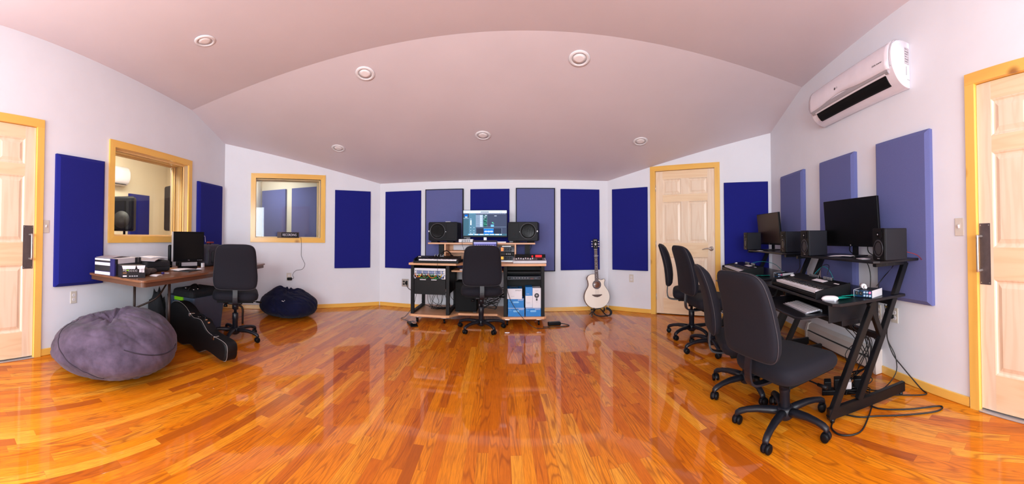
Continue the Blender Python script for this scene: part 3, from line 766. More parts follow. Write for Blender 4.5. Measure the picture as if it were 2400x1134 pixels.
for i, (x, y, f, l0, lift, lab) in enumerate(chairs):
    o = ch0 if i == 0 else dup(ch0)
    set_chair(o, x, y, f, l0, lift, lab)

# ---------------------------------------------------------------- left side: folding table, bags, bin, monitor
TZ = 0.73
def folding_table():
    s0, s1, d0, d1 = 2.09, 4.46, 0.056, 0.79; cs, cdist = (s0 + s1) / 2, (d0 + d1) / 2
    root = empty('folding_table', WP('L', cs, cdist, 0), WR('L'), 'long brown folding table against the left wall under the deep window', 'table')
    L_, D_ = s1 - s0, d1 - d0
    m = MB('tabletop', 'tableedge'); m.prism(rr2(L_, D_, 0.045), 'Z', TZ - 0.018, TZ, 0, bev=0.004); m.build('tabletop', root)
    m = MB('tableedge'); o = rr2(L_ - 0.03, D_ - 0.03, 0.04); i_ = rr2(L_ - 0.07, D_ - 0.07, 0.03)
    m.loft([[(x, y, TZ - 0.018) for x, y in o], [(x, y, TZ - 0.058) for x, y in o], [(x, y, TZ - 0.058) for x, y in i_], [(x, y, TZ - 0.018) for x, y in i_]], 0, cap=False, smooth=False, closed=True); m.build('apron', root)
    for sx in (-1, 1):
        X = sx * (L_ / 2 - 0.46)
        for y in (-0.26, 0.19):
            m = MB('brownm'); xx = X - sx * 0.0
            if sx < 0: m.cyl((X, y, 0.0), (X, y, TZ - 0.02), 0.0135, n=12)
            else: m.tube([(X + 0.0, y, 0.0), (X, y, 0.10), (X, y + 0.0, 0.17), (X, y * 0.9, 0.215), (X, y * 0.55, 0.235)] if y < 0 else [(X, y, 0.0), (X, y, 0.12), (X, y * 0.9, 0.2), (X, y * 0.5, 0.235)], 0.0135, 12, sub=4)
            m.build('leg', root)
        m = MB('brownm')
        if sx < 0: m.cyl((X, -0.26, TZ - 0.03), (X, 0.19, TZ - 0.03), 0.012, n=10)
        else:
            m.cyl((X, -0.16, 0.235), (X, 0.12, 0.235), 0.0135, n=10)
            for y in (-0.1, 0.08): m.cyl((X, y, 0.235), (X, y, TZ - 0.02), 0.0125, n=10)
        m.build('cross_bar', root)
        m = MB('brownm'); m.tube([(X, 0.19 if sx < 0 else 0.0, 0.36), (X - sx * 0.10, 0.0, 0.47), (X - sx * 0.20, -0.02, 0.56), (X - sx * 0.32, -0.03, TZ - 0.03)], 0.009, 8, sub=4); m.build('leg_brace', root)
    return root
folding_table()

def on_table(s, d): return WP('L', s, d, TZ)
# product boxes at the left end
def flap_box(name, s, d, sz, rz, label, z=TZ, kind=0):
    root = empty(name, WP('L', s, d, z), WR('L') + radians(rz), label, 'box')
    w, dp, h = sz
    m = MB('cardk', 'cardw', 'cardn')
    if kind == 0:
        m.b2((-w / 2, -dp / 2, 0), (w / 2, dp / 2, h), 0)
        m.b2((-w / 2 - 0.001, -dp / 2 - 0.001, 0), (-w / 2 + 0.02, dp / 2, h), 2)
        m.b2((-w / 2 + 0.03, -dp / 2 - 0.001, h - 0.045), (w / 2 - 0.05, -dp / 2, h + 0.001), 1); m.b2((-w / 2 + 0.03, -dp / 2, h), (w / 2 - 0.03, dp / 2, h + 0.001), 1)
    else:
        m.b2((-w / 2, -dp / 2, 0), (w / 2, dp / 2, h), 0)
    m.build('carton', root)
    return root, w, dp, h
def side_labels(root, x, dp, h):
    m = MB('cardn', 'cardw', 'cardk')
    m.quad([(x, -dp / 2, 0), (x, dp / 2, 0), (x, dp / 2, h), (x, -dp / 2, h)], 0)
    for z0, z1, k in ((0.02, 0.2, 1), (0.24, 0.58, 2), (0.58, 0.76, 1), (0.78, 0.88, 2), (0.88, 0.99, 1)):
        m.quad([(x - 0.001, -dp / 2 + 0.05, z0 * h), (x - 0.001, dp / 2 - 0.004, z0 * h), (x - 0.001, dp / 2 - 0.004, z1 * h), (x - 0.001, -dp / 2 + 0.05, z1 * h)], k)
    m.build('end_label', root)
r, w, dp, h = flap_box('product_box', 2.30, 0.26, (0.40, 0.24, 0.15), 8, 'larger dark and indigo product box at the left end of the brown table')
side_labels(r, -w / 2 - 0.001, dp, h)
m = MB('cardk'); m.b2((0.10, -dp / 2 - 0.0025, h - 0.05), (0.145, -dp / 2 - 0.0012, h + 0.002)); m.build('tape', r)
m = MB('cardk'); m.b2((-0.19, -dp / 2 - 0.0025, h - 0.046), (-0.155, -dp / 2 - 0.0012, h - 0.002)); m.build('tape', r)
r, w, dp, h = flap_box('product_box', 2.195, 0.545, (0.21, 0.13, 0.105), -28, 'small black open product box with white flaps at the left end of the brown table', kind=1)
m = MB('cardw')
for a, b in ((-0.104, 0.02), (0.026, 0.104)):
    m.loft([[(a, -dp / 2 - 0.001, h), (b, -dp / 2 - 0.001, h), (b, -dp / 2, h + 0.002), (a, -dp / 2, h + 0.002)], [(a + 0.004, -dp / 2 - 0.018, h - 0.026), (b - 0.012, -dp / 2 - 0.018, h - 0.026), (b - 0.012, -dp / 2 - 0.016, h - 0.024), (a + 0.004, -dp / 2 - 0.016, h - 0.024)]], 0, smooth=False)
m.build('flap', r)
text('M5', 0.026, 'cardw', 'printed_text', r, (-0.078, -dp / 2 - 0.0008, 0.066), (pi / 2, 0, 0), 0.0003)
m = MB('cardw', 'cardk', 'cardbrown', 'lime')
y = -dp / 2 - 0.0008
for k in range(4):
    cx = -0.038 + k * 0.021; m.lathe([(0.0085, 0.0), (0.0068, -0.0004)], (cx, y + 0.0004, 0.062), 'Y', 16, 0); m.lathe([(0.0064, -0.0002), (0.006, -0.0006)], (cx, y + 0.0002, 0.062), 'Y', 16, 1)
for x0, x1, z0, z1, k in ((-0.06, -0.045, 0.062, 0.072, 3), (0.05, 0.072, 0.048, 0.078, 0), (0.075, 0.097, 0.046, 0.076, 0), (-0.095, -0.06, 0.046, 0.049, 2), (-0.095, -0.062, 0.040, 0.043, 2), (-0.095, -0.06, 0.012, 0.024, 0), (-0.04, -0.025, 0.014, 0.02, 0), (-0.018, -0.003, 0.014, 0.02, 0), (0.004, 0.018, 0.014, 0.02, 0), (0.024, 0.038, 0.014, 0.02, 0)):
    m.quad([(x0, y, z0), (x1, y, z0), (x1, y, z1), (x0, y, z1)], k)
m.build('printed_marks', r)
# black case with papers on top
root = empty('laptop_case', on_table(2.71, 0.27), WR('L') + radians(-2), 'flat black zipped case with papers on it, beside the product boxes', 'case')
m = MB('bagk'); m.box((0, 0, 0.055), (0.36, 0.30, 0.11), bev=0.028, seg=3); m.build('case_body', root)
m = MB('blks'); m.tube([(-0.181, -0.151, 0.055), (0.181, -0.151, 0.055), (0.181, 0.151, 0.055), (-0.181, 0.151, 0.055)], 0.003, 6, closed=True); m.build('zipper', root)
def sheet(name, loc, rz, w, h, mat, label, cat='paper', th=0.003, sag=0.0, group=None, tilt=(0, 0)):
    m = MB(mat); n = 8; top, bot = [], []
    rings = []
    for i in range(n + 1):
        x = -w / 2 + w * i / n; zz = sag * sin(pi * i / n)
        rings.append([(x, -h / 2, zz), (x, h / 2, zz), (x, h / 2, zz + th), (x, -h / 2, zz + th)])
    m.loft(rings, 0, smooth=False); o = m.build(name, None, loc, (tilt[0], tilt[1], rz)); return tag(o, label, cat, group)
sheet('magazine', on_table(2.69, 0.29) + Vector((0, 0, 0.113)), WR('L') + radians(24), 0.34, 0.24, 'paperg', 'grey paper folder lying on the flat black zipped case', th=0.005, sag=0.015)
sheet('paper_sheet', on_table(2.80, 0.26) + Vector((0, 0, 0.134)), WR('L') + radians(-12), 0.21, 0.2, 'paper', 'white sheets on the right end of the flat black zipped case', th=0.004, sag=0.006)
sheet('paper_sheet', on_table(2.27, 0.22) + Vector((0, 0, 0.152)), WR('L') + radians(10), 0.3, 0.18, 'paperg', 'pale paper lying on top of the indigo and dark product box', th=0.002, sag=0.01)
# pouch and small things
def blob(name, loc, rz, sx, sy, sz, mat, label, cat, seed=1, amp=0.12, flat=0.0):
    m = MB(mat); rings = []
    n1, n2 = 14, 24
    for i in range(n1 + 1):
        t = pi * i / n1; r = sin(t); z = (1 - cos(t)) / 2; ring = []
        for k in range(n2):
            a = 2 * pi * k / n2; q = Vector((cos(a) * r, sin(a) * r, z)); d = 1 + amp * noise.noise(q * 2.3 + Vector((seed, seed * 2, 0)))
            ring.append((q.x * sx * d, q.y * sy * d, max(0.0, q.z * sz * (1 + amp * noise.noise(q * 3 + Vector((0, seed, 5)))))))
        if i in (0, n1): ring = [(p[0] * 0.01, p[1] * 0.01, p[2]) for p in ring]
        rings.append(ring)
    m.loft(rings, 0); o = m.build(name, None, loc, (0, 0, rz)); return tag(o, label, cat)
blob('fabric_pouch', on_table(2.375, 0.535), WR('L'), 0.058, 0.05, 0.075, 'brownbag', 'dark brown soft pouch right of the small open product box', 'pouch', 3)
blob('cloth_hat', on_table(2.53, 0.475), WR('L') + 0.4, 0.095, 0.045, 0.055, 'brownbag', 'brown crumpled cloth hat in front of the black zipped case', 'hat', 6)
sheet('paper_sheet', on_table(2.46, 0.60), WR('L') + radians(15), 0.12, 0.07, 'paper', 'small white folded paper on the brown table beside the pouch', th=0.004, sag=0.004)
m = MB('cardn'); m.box((0, 0, 0.009), (0.03, 0.02, 0.018), bev=0.005); tag(m.build('bottle_cap', None, on_table(2.60, 0.56), (0, 0, WR('L'))), 'tiny blue cap lying on the brown table', 'cap')
m = MB('paper'); m.cyl((-0.025, 0, 0.003), (0.025, 0, 0.003), 0.0025, n=8); tag(m.build('pen', None, on_table(2.67, 0.55), (0, 0, WR('L') - 0.7)), 'tiny white stick beside the blue cap on the brown table', 'pen')

# old square monitor
root = empty('computer_monitor', on_table(3.27, 0.36), WR('L') + radians(-24), 'square black and silver computer monitor on the brown table', 'monitor')
w, h = 0.40, 0.335; z0 = 0.075
m = MB('blk', 'silver'); m.b2((-w / 2, -0.02, z0), (w / 2, 0.018, z0 + h), 0, bev=0.006); m.b2((-w / 2 - 0.003, -0.018, z0 + 0.002), (-w / 2 + 0.0, 0.02, z0 + h - 0.002), 1)
m.prism([(-w / 2 + 0.06, z0 + 0.06), (w / 2 - 0.06, z0 + 0.06), (w / 2 - 0.06, z0 + h - 0.05), (-w / 2 + 0.06, z0 + h - 0.05)], 'Y', 0.018, 0.06, 0); m.build('housing', root)
m = MB('screen'); m.b2((-w / 2 + 0.018, -0.0215, z0 + 0.03), (w / 2 - 0.018, -0.0195, z0 + h - 0.018)); m.build('screen', root)
text('DELL', 0.012, 'silver', 'maker_mark', root, (0, -0.0212, z0 + 0.014), (pi / 2, 0, 0), 0.0003)
m = MB('silver'); [m.b2((w / 2 - 0.09 + k * 0.014, -0.0215, z0 + 0.010), (w / 2 - 0.084 + k * 0.014, -0.0195, z0 + 0.015)) for k in range(5)]; m.build('front_buttons', root)
m = MB('blk', 'silver'); m.b2((-0.13, -0.03, 0.02), (0.13, 0.06, 0.072), 0, bev=0.01); m.b2((-0.10, -0.034, 0.026), (0.10, -0.028, 0.066), 1); m.b2((-0.09, -0.06, 0.0), (0.09, 0.09, 0.022), 0, bev=0.006); m.build('stand', root)
root = empty('desk_phone', on_table(3.12, 0.22), WR('L'), 'small black wall-side device behind the square monitor', 'device')
m = MB('blk'); m.box((0, 0, 0.13), (0.05, 0.04, 0.26), bev=0.015); m.build('device_body', root)
sheet('document_folder', on_table(3.03, 0.535), WR('L') + radians(10), 0.30, 0.17, 'cardk', 'black folder in front of the square monitor on the brown table', th=0.008)
sheet('paper_sheet', on_table(3.0, 0.50) + Vector((0, 0, 0.0095)), WR('L') + radians(-8), 0.26, 0.12, 'paper', 'white sheet on the black folder in front of the square monitor', th=0.003, sag=0.006)
sheet('paper_sheet', on_table(3.20, 0.57) + Vector((0, 0, 0.0095)), WR('L') + radians(25), 0.14, 0.05, 'paper', 'narrow white slip at the right end of the black folder', th=0.003, sag=0.004)
sheet('paper_sheet', on_table(2.98, 0.33), WR('L') + radians(20), 0.15, 0.14, 'cardbrown', 'buff papers left under the square monitor', th=0.012)
m = MB('white'); m.box((0, 0, 0.025), (0.045, 0.02, 0.05), bev=0.003); tag(m.build('small_box', None, on_table(3.45, 0.44), (0, 0, WR('L'))), 'tiny white box between the square monitor and the backpack', 'box')

# backpack behind the chair
root = empty('backpack', on_table(3.74, 0.33), WR('L') + radians(6), 'dark grey backpack on the brown table, partly behind the left office chair', 'backpack')
m = MB('bag'); rings = []
for i, (k, y) in enumerate([(0.3, -0.11), (0.75, -0.105), (0.93, -0.09), (1.0, -0.05), (1.0, 0.05), (0.93, 0.09), (0.7, 0.105), (0.3, 0.11)]):
    rings.append([Vector((x * k, y + 0.012 * noise.noise(Vector((x * 9, z * 9, y * 20))), 0.13 + (z) * k)) for x, z in rr2(0.48, 0.26, 0.085, 6)])
m.loft(rings, 0); b = m.build('bag_body', root)
m = MB('bagk'); rings = [[Vector((x * k, y, 0.11 + z * k)) for x, z in rr2(0.30, 0.15, 0.05, 5)] for k, y in ((1.0, -0.10), (1.0, -0.125), (0.9, -0.14), (0.4, -0.145))]; m.loft(rings, 0); m.build('front_pocket', root)
m = MB('bagk'); m.tube([(-0.05, 0, 0.25), (-0.03, 0, 0.285), (0.03, 0, 0.285), (0.05, 0, 0.25)], 0.01, 8, sub=4); m.build('top_handle', root)
m = MB('bagk'); m.tube([(-0.22, -0.11, 0.20), (-0.25, -0.13, 0.12), (-0.24, -0.12, 0.03)], 0.009, 8, sub=4); m.build('strap', root)
m = MB('dred'); m.box((0.02, -0.02, 0.27), (0.10, 0.05, 0.02), bev=0.006); tag(m.build('red_pouch', None, on_table(3.72, 0.33) + Vector((0, 0, 0.012)), (0, 0, WR('L'))), 'flat dark red pouch on top of the grey backpack', 'pouch')
m = MB('whc'); P = [(3.56, 0.35, 0.262), (3.57, 0.35, 0.31), (3.61, 0.33, 0.35), (3.68, 0.31, 0.36), (3.705, 0.30, 0.32), (3.71, 0.30, 0.285)]
m.tube([WP('L', s, d, TZ + z) for s, d, z in P], 0.003, 6, sub=5); tag(m.build('white_cable'), 'thin white cable looping above the grey backpack', 'cable')
# red and brown boxes at the far end of the table
m = MB('dred', 'cardw'); m.b2((-0.05, -0.04, 0), (0.05, 0.04, 0.14), 0, bev=0.002); m.b2((0.035, -0.041, 0.0), (0.0505, -0.039, 0.14), 1); tag(m.build('snack_box', None, on_table(4.16, 0.56), (0, 0, WR('L') + 0.3)), 'dark red carton at the far right end of the brown table', 'box')
m = MB('cardbrown'); rings = [[(x * k, y * k, z) for x, y in ((-0.06, -0.05), (0.06, -0.05), (0.06, 0.05), (-0.06, 0.05))] for k, z in ((0.7, 0.0), (0.75, 0.10), (1.0, 0.19))]; m.loft(rings, 0, cap=False, smooth=False); m.quad([(-0.042, -0.035, 0.001), (0.042, -0.035, 0.001), (0.042, 0.035, 0.001), (-0.042, 0.035, 0.001)])
tag(m.build('paper_bag', None, on_table(4.22, 0.44), (0, 0, WR('L') + 0.2)), 'open brown paper bag behind the dark red carton on the table end', 'bag')

# storage bin
root = empty('storage_bin', WP('L', 3.50, 0.33), WR('L') + radians(-6), 'slate blue plastic storage bin with lime handle under the brown table', 'bin')
def rect_ring(w, d, z, r=0.03): return [Vector((x, y, z)) for x, y in rr2(w, d, r, 4)]
w, d, h = 0.60, 0.42, 0.41
m = MB('bin')
m.loft([rect_ring(w * 0.86, d * 0.86, 0.0), rect_ring(w * 0.86, d * 0.86, 0.02), rect_ring(w * 0.97, d * 0.97, h - 0.03), rect_ring(w, d, h - 0.028), rect_ring(w + 0.01, d + 0.01, h), rect_ring(w - 0.03, d - 0.03, h), rect_ring(w * 0.84, d * 0.84, 0.02)], 0, smooth=False)
m.build('bin_body', root)
m = MB('lime'); m.box((-w / 2 - 0.008, 0.0, h - 0.02), (0.028, 0.13, 0.04), bev=0.006); m.build('lime_handle', root)
m = MB('lime'); m.box((w / 2 + 0.008, 0.0, h - 0.02), (0.028, 0.13, 0.04), bev=0.006); m.build('lime_handle', root)
m = MB('bin'); m.b2((-w / 2 - 0.003, 0.1, 0.06), (-w / 2 + 0.055, 0.112, h - 0.04)); m.build('side_rib', root)
root = empty('gear_bag', WP('L', 3.48, 0.33, 0.30), WR('L') - 0.1, 'black equipment bag sticking out of the storage bin', 'bag')
m = MB('bagk'); m.box((0, 0, 0.10), (0.50, 0.33, 0.18), bev=0.05, seg=3); m.build('bag_body', root)
for x, y, z in ((-0.18, -0.12, 0.175), (-0.20, -0.02, 0.185), (-0.12, -0.13, 0.18)): m = MB('chrome'); m.lathe([(0.003, 0.012), (0.012, 0.008), (0.012, 0), (0.003, -0.002)], (x, y, z + 0.01), n=12); m.build('metal_fitting', root)
m = MB('blk'); m.tube([(-0.24, -0.05, 0.12), (-0.2, -0.09, 0.22), (-0.1, -0.08, 0.235), (-0.02, -0.05, 0.19)], 0.012, 8, sub=5); m.build('bag_handle', root)
# camera-like black gear left of the bin
blob('cable_heap', WP('L', 3.02, 0.13, 0.0), 0.3, 0.10, 0.10, 0.46, 'bagk', 'heap of black bags under the table beside the storage bin', 'bag', 9, 0.25)

# guitar case on its edge
def guitar_case():
    # outline: x along the case (0 = tail of body), y = width
    half = [(0.0, 0.0), (0.02, 0.10), (0.08, 0.17), (0.20, 0.205), (0.33, 0.195), (0.43, 0.155), (0.50, 0.135), (0.58, 0.15), (0.64, 0.15), (0.70, 0.115), (0.76, 0.085), (0.86, 0.078), (0.97, 0.082), (1.04, 0.07), (1.06, 0.03), (1.06, 0.0)]
    sm = smooth([(x, y, 0) for x, y in half], 4); up = [(p.x, p.y) for p in sm]; ol = up + [(x, -y) for x, y in up[1:-1]][::-1]
    root = empty('guitar_case', (0, 0, 0), 0, 'black hard guitar case with white piping lying on its edge behind the grey bean bag', 'guitar case')
    T = 0.125
    m = MB('tolex'); cx = 0.5
    def ring(k, y): return [Vector((cx + (x - cx) * (1 - (1 - k) * 0.5), y, w * k)) for x, w in ol]
    m.loft([ring(0.9, -T / 2), ring(0.985, -T / 2 + 0.004), ring(1.0, -T / 2 + 0.016), ring(1.0, T / 2 - 0.016), ring(0.985, T / 2 - 0.004), ring(0.9, T / 2)], 0); sh = m.build('case_shell', root)
    m = MB('cream_line'); m.tube([Vector((cx + (x - cx) * 1.003, -T / 2 + 0.012, w * 1.004)) for x, w in ol], 0.0018, 6, closed=True); m.build('piping', sh)
    def topw(xq): return max(w for x, w in up if abs(x - xq) < 0.03)
    for xq in (0.44, 0.86):
        m = MB('chrome'); z = topw(xq); m.b2((xq - 0.02, -T / 2 + 0.0, z - 0.002), (xq + 0.02, -T / 2 + 0.05, z + 0.007), bev=0.003); m.b2((xq - 0.014, -T / 2 - 0.004, z - 0.025), (xq + 0.014, -T / 2 + 0.006, z + 0.004), bev=0.002); m.build('latch', root)
    z = topw(0.58)
    m = MB('blk'); m.tube([(0.52, 0.0, z - 0.01), (0.53, 0.0, z + 0.022), (0.62, 0.0, z + 0.022), (0.63, 0.0, z - 0.02)], 0.007, 8, sub=4); m.build('carry_handle', root)
    for xq in (0.515, 0.635, 0.68):
        m = MB('chrome'); z = topw(xq); m.b2((xq - 0.010, -0.012, z - 0.012), (xq + 0.010, 0.012, z + 0.004), bev=0.002); m.build('handle_bracket', root)
    return root
gc = guitar_case()
gax = radians(-8); gp = radians(6.2)
gc.rotation_euler = (Matrix.Rotation(gax, 3, 'Z') @ Matrix.Rotation(gp, 3, 'Y')).to_euler()
gc.location = (-3.16, 2.30, 0.237)

# bean bags
def beanbag(name, x, y, a, b, h, mat, label, seed, tilt, low, bumps, dimple, seams, seammat):
    """squashed sack: tilt = world direction in which the top rises, bumps = gathered folds on top"""
    root = empty(name, (x, y, 0), 0, label, 'bean bag'); m = MB(mat); n1, n2 = 96, 192
    def fold(px, py, freq, ang, sd):
        u = px * cos(ang) + py * sin(ang); v = -px * sin(ang) + py * cos(ang)
        q = noise.noise(Vector((u * freq * 0.35, v * freq, sd))); return max(0.0, 1 - abs(q) * 5.0)
    def surf(t, ph):
        ct = cos(t); r = abs(sin(t)) ** 0.80
        zc = low                      # height of the widest ring
        z = zc + (h - zc) * ct if ct > 0 else zc + zc * ct
        if ct < 0: r = abs(sin(t)) ** 0.62
        u = Vector((cos(ph) * r, sin(ph) * r, ct))
        w = 1 + 0.06 * noise.noise(u * 1.3 + Vector((seed, 0, 0)))
        px, py = cos(ph) * r * a * w, sin(ph) * r * b * w
        k = max(0.0, z / h)
        z += (tilt[0] * px + tilt[1] * py) * k * (1.0 if ct > -0.3 else 0.4)
        top = max(0.0, ct) ** 0.5
        for bx, by, br, bh in bumps: z += top * bh * math.exp(-((px - bx) ** 2 + (py - by) ** 2) / br ** 2)
        for dx, dy, rad, dep in dimple:
            q = hypot(px - dx, py - dy) / rad; ang = atan2(py - dy, px - dx)
            z -= top * dep * math.exp(-q * q * 2.2)
            pl = 0.5 * sin(ang * 7 + seed + 1.5 * noise.noise(Vector((cos(ang) * 2, sin(ang) * 2, seed)))) + 0.5 * sin(ang * 12 + 2 * seed)
            z += top * 0.018 * pl * math.exp(-(q - 0.85) ** 2 * 2.0)
        side = max(0.0, sin(t)) ** 0.5
        g = 0.35 + 0.65 * max(0.0, noise.noise(u * 1.8 + Vector((1.0, seed, 4.0))) + 0.35)
        d = 0.0045 * noise.fractal(Vector((px * 8, py * 8, z * 8 + seed)), 0.8, 2.0, 4)
        d -= g * (0.014 * fold(px, py + z * 0.8, 9.0, 0.5, seed) + 0.008 * fold(px + z, py, 15.0, -0.4, seed + 5))
        n_ = Vector((px / a, py / b, ct)).normalized()
        px += n_.x * d; py += n_.y * d; z += n_.z * d
        return Vector((px, py, max(0.0, z)))
    rings = [[surf(0.004 + (pi - 0.008) * i / n1, 2 * pi * k / n2) for k in range(n2)] for i in range(n1 + 1)]
    m.loft(rings, 0); body = m.build('bag_body', root)
    for path in seams:
        pts = []
        for k in range(90):
            t, ph = path(k / 89); P = surf(t, ph); c = Vector((0, 0, h * 0.45)); pts.append(P + (P - c).normalized() * 0.0005)
        mm = MB(seammat); mm.tube(pts, 0.0045, 6); mm.build('seam', body)
    return root
def arc(p0, p1, p2):  # seam through three (t, ph) stations given in degrees
    return lambda q: tuple(radians((1 - q) ** 2 * p0[i] + 2 * q * (1 - q) * p1[i] + q * q * p2[i]) for i in range(2))
beanbag('bean_bag', -2.685, 1.345, 0.535, 0.535, 0.44, 'suede', 'large grey suede bean bag by the left wall at the table end', 2.3, (0.06, 0.09), 0.185,
        [(-0.02, 0.10, 0.16, 0.03), (0.1, 0.33, 0.2, 0.03)], [(0.03, -0.04, 0.13, 0.075), (-0.10, -0.12, 0.07, 0.025)],
        [arc((30, 236), (66, 282), (128, 325)), arc((85, 45), (92, 15), (66, -18))], 'suedeseam')
beanbag('bean_bag', -2.915, 4.075, 0.415, 0.40, 0.34, 'navyc', 'navy blue bean bag against the wall under the recording sign', 7.7, (-0.02, -0.02), 0.155,
        [(-0.10, -0.12, 0.13, 0.075), (0.13, 0.10, 0.13, 0.04), (-0.02, 0.02, 0.06, 0.03)], [(0.03, -0.03, 0.10, 0.05)],
        [arc((35, 250), (70, 300), (110, 310))], 'navyc')
m = MB('paper'); m.box((0, 0, 0), (0.03, 0.002, 0.008)); m.box((0.02, 0, 0.02), (0.008, 0.002, 0.01))
tag(m.build('thread_tag', None, (-2.74, 3.70, 0.27), (0.5, 0.3, 0.5)), 'tiny white tag on the navy bean bag', 'tag')

# recording sign with cord and adapter
root = empty('recording_sign', WP('DL', 0.605, 0.035, 1.077), WR('DL'), 'dark maroon RECORDING sign standing on the ledge of the right-hand interior window', 'sign')
m = MB('maroon', 'blk'); m.b2((-0.165, -0.02, 0.0), (0.165, 0.02, 0.085), 0, bev=0.003); m.b2((-0.105, -0.0215, 0.008), (0.15, -0.0195, 0.077), 1); m.build('sign_body', root)
text('RECORDING', 0.052, 'whc', 'sign_lettering', root, (0.02, -0.0222, 0.042), (pi / 2, 0, 0), 0.0004, sx=0.72)
m = MB('rubber'); P = [(0.80, 0.028, 1.08), (0.81, 0.024, 1.0), (0.812, 0.008, 0.86), (0.815, 0.008, 0.80), (0.85, 0.008, 0.72), (0.87, 0.008, 0.67), (0.83, 0.008, 0.60), (0.745, 0.008, 0.585), (0.70, 0.008, 0.55), (0.685, 0.008, 0.51), (0.70, 0.01, 0.475), (0.69, 0.03, 0.462), (0.66, 0.03, 0.462)]
m.tube([WP('DL', s, d, z) for s, d, z in P], 0.0025, 6, sub=5); tag(m.build('sign_cord'), 'thin black cord from the recording sign down to the wall outlet', 'cord')
root = empty('power_adapter', WP('DL', 0.635, 0.03, 0.458), WR('DL'), 'black power adapter plugged in above the navy bean bag', 'adapter')
m = MB('blk'); m.box((0, 0, 0), (0.075, 0.045, 0.04), bev=0.01); m.build('adapter_body', root)

# things seen through the left window
root = empty('air_conditioner', WP('L', 3.85, -1.84, 1.93), WR('L'), 'white air conditioner seen through the deep left window', 'air conditioner')
m = MB('acw'); prof = [(0, 0), (-0.12, 0.0), (-0.19, 0.05), (-0.21, 0.15), (-0.20, 0.25), (-0.14, 0.31), (0, 0.32)]; m.prism([(p.y, p.z) for p in smooth([(0, y, z) for y, z in prof], 4)], 'X', -0.5, 0.42, smooth=False, bev=0.015); m.build('housing', root)
m = MB('slot'); m.b2((-0.45, -0.17, 0.004), (0.36, -0.09, 0.012)); m.build('air_outlet', root)
panel('L', 4.43, 4.96, 'navy', 'navy acoustic panel seen through the deep left window', z0=0.6, z1=1.82, d=-1.845)
def pa_speaker(s, d, z, rz, label, hh, ww):
    root = empty('loudspeaker', WP('L', s, d, 0), WR('L') + rz, label, 'loudspeaker')
    m = MB('blk'); ol = [(-ww / 2, -0.14), (ww / 2, -0.14), (ww / 2 * 0.9, 0.05), (ww / 2 * 0.55, 0.15), (-ww / 2 * 0.55, 0.15), (-ww / 2 * 0.9, 0.05)]
    m.prism(ol, 'Z', z, z + hh, bev=0.03); m.build('cabinet', root)
    m = MB('blkm', 'slot'); m.prism(rr2(ww * 0.84, hh * 0.86, 0.03, cy=z + hh / 2), 'Y', -0.152, -0.14); m.lathe([(ww * 0.34, -0.154), (ww * 0.34, -0.158), (ww * 0.05, -0.153)], (0, 0, z + hh * 0.33), 'Y', 28, 1); m.build('grille', root)
    m = MB('blks'); m.cyl((0, 0, 0.03), (0, 0, z + 0.01), 0.018, n=12); m.cyl((0, 0.04, z + 0.05), (0, 0.04, z + hh + (0.27 if hh > 0.6 else 0.01)), 0.035, n=14); m.build('stand_pole', root)
    for k in range(3):
        a = 2 * pi * k / 3 + 0.4; m = MB('blks'); m.cyl((0, 0, 0.55), (cos(a) * 0.24, sin(a) * 0.24, 0.01), 0.012, n=8); m.build('stand_leg', root)
    return root
pa_speaker(3.60, -1.05, 1.14, radians(-60), 'black loudspeaker on a stand seen at the left of the deep window', 0.50, 0.36)
pa_speaker(4.65, -0.95, 1.16, radians(70), 'black loudspeaker seen at the right edge of the deep window', 0.74, 0.34)
# things seen through the second window
def live_panel(x0, x1, label):
    m = MB('greyf'); w = x1 - x0
    m.b2((0, -0.05, 0), (w, 0, 1.22)); o = m.build('sound_absorber', None, (x0, 5.945, 0.84)); tag(o, label, 'acoustic panel')
live_panel(-4.95, -4.33, 'left grey acoustic panel seen through the window with the recording sign')
live_panel(-4.17, -3.52, 'right grey acoustic panel seen through the window with the recording sign')

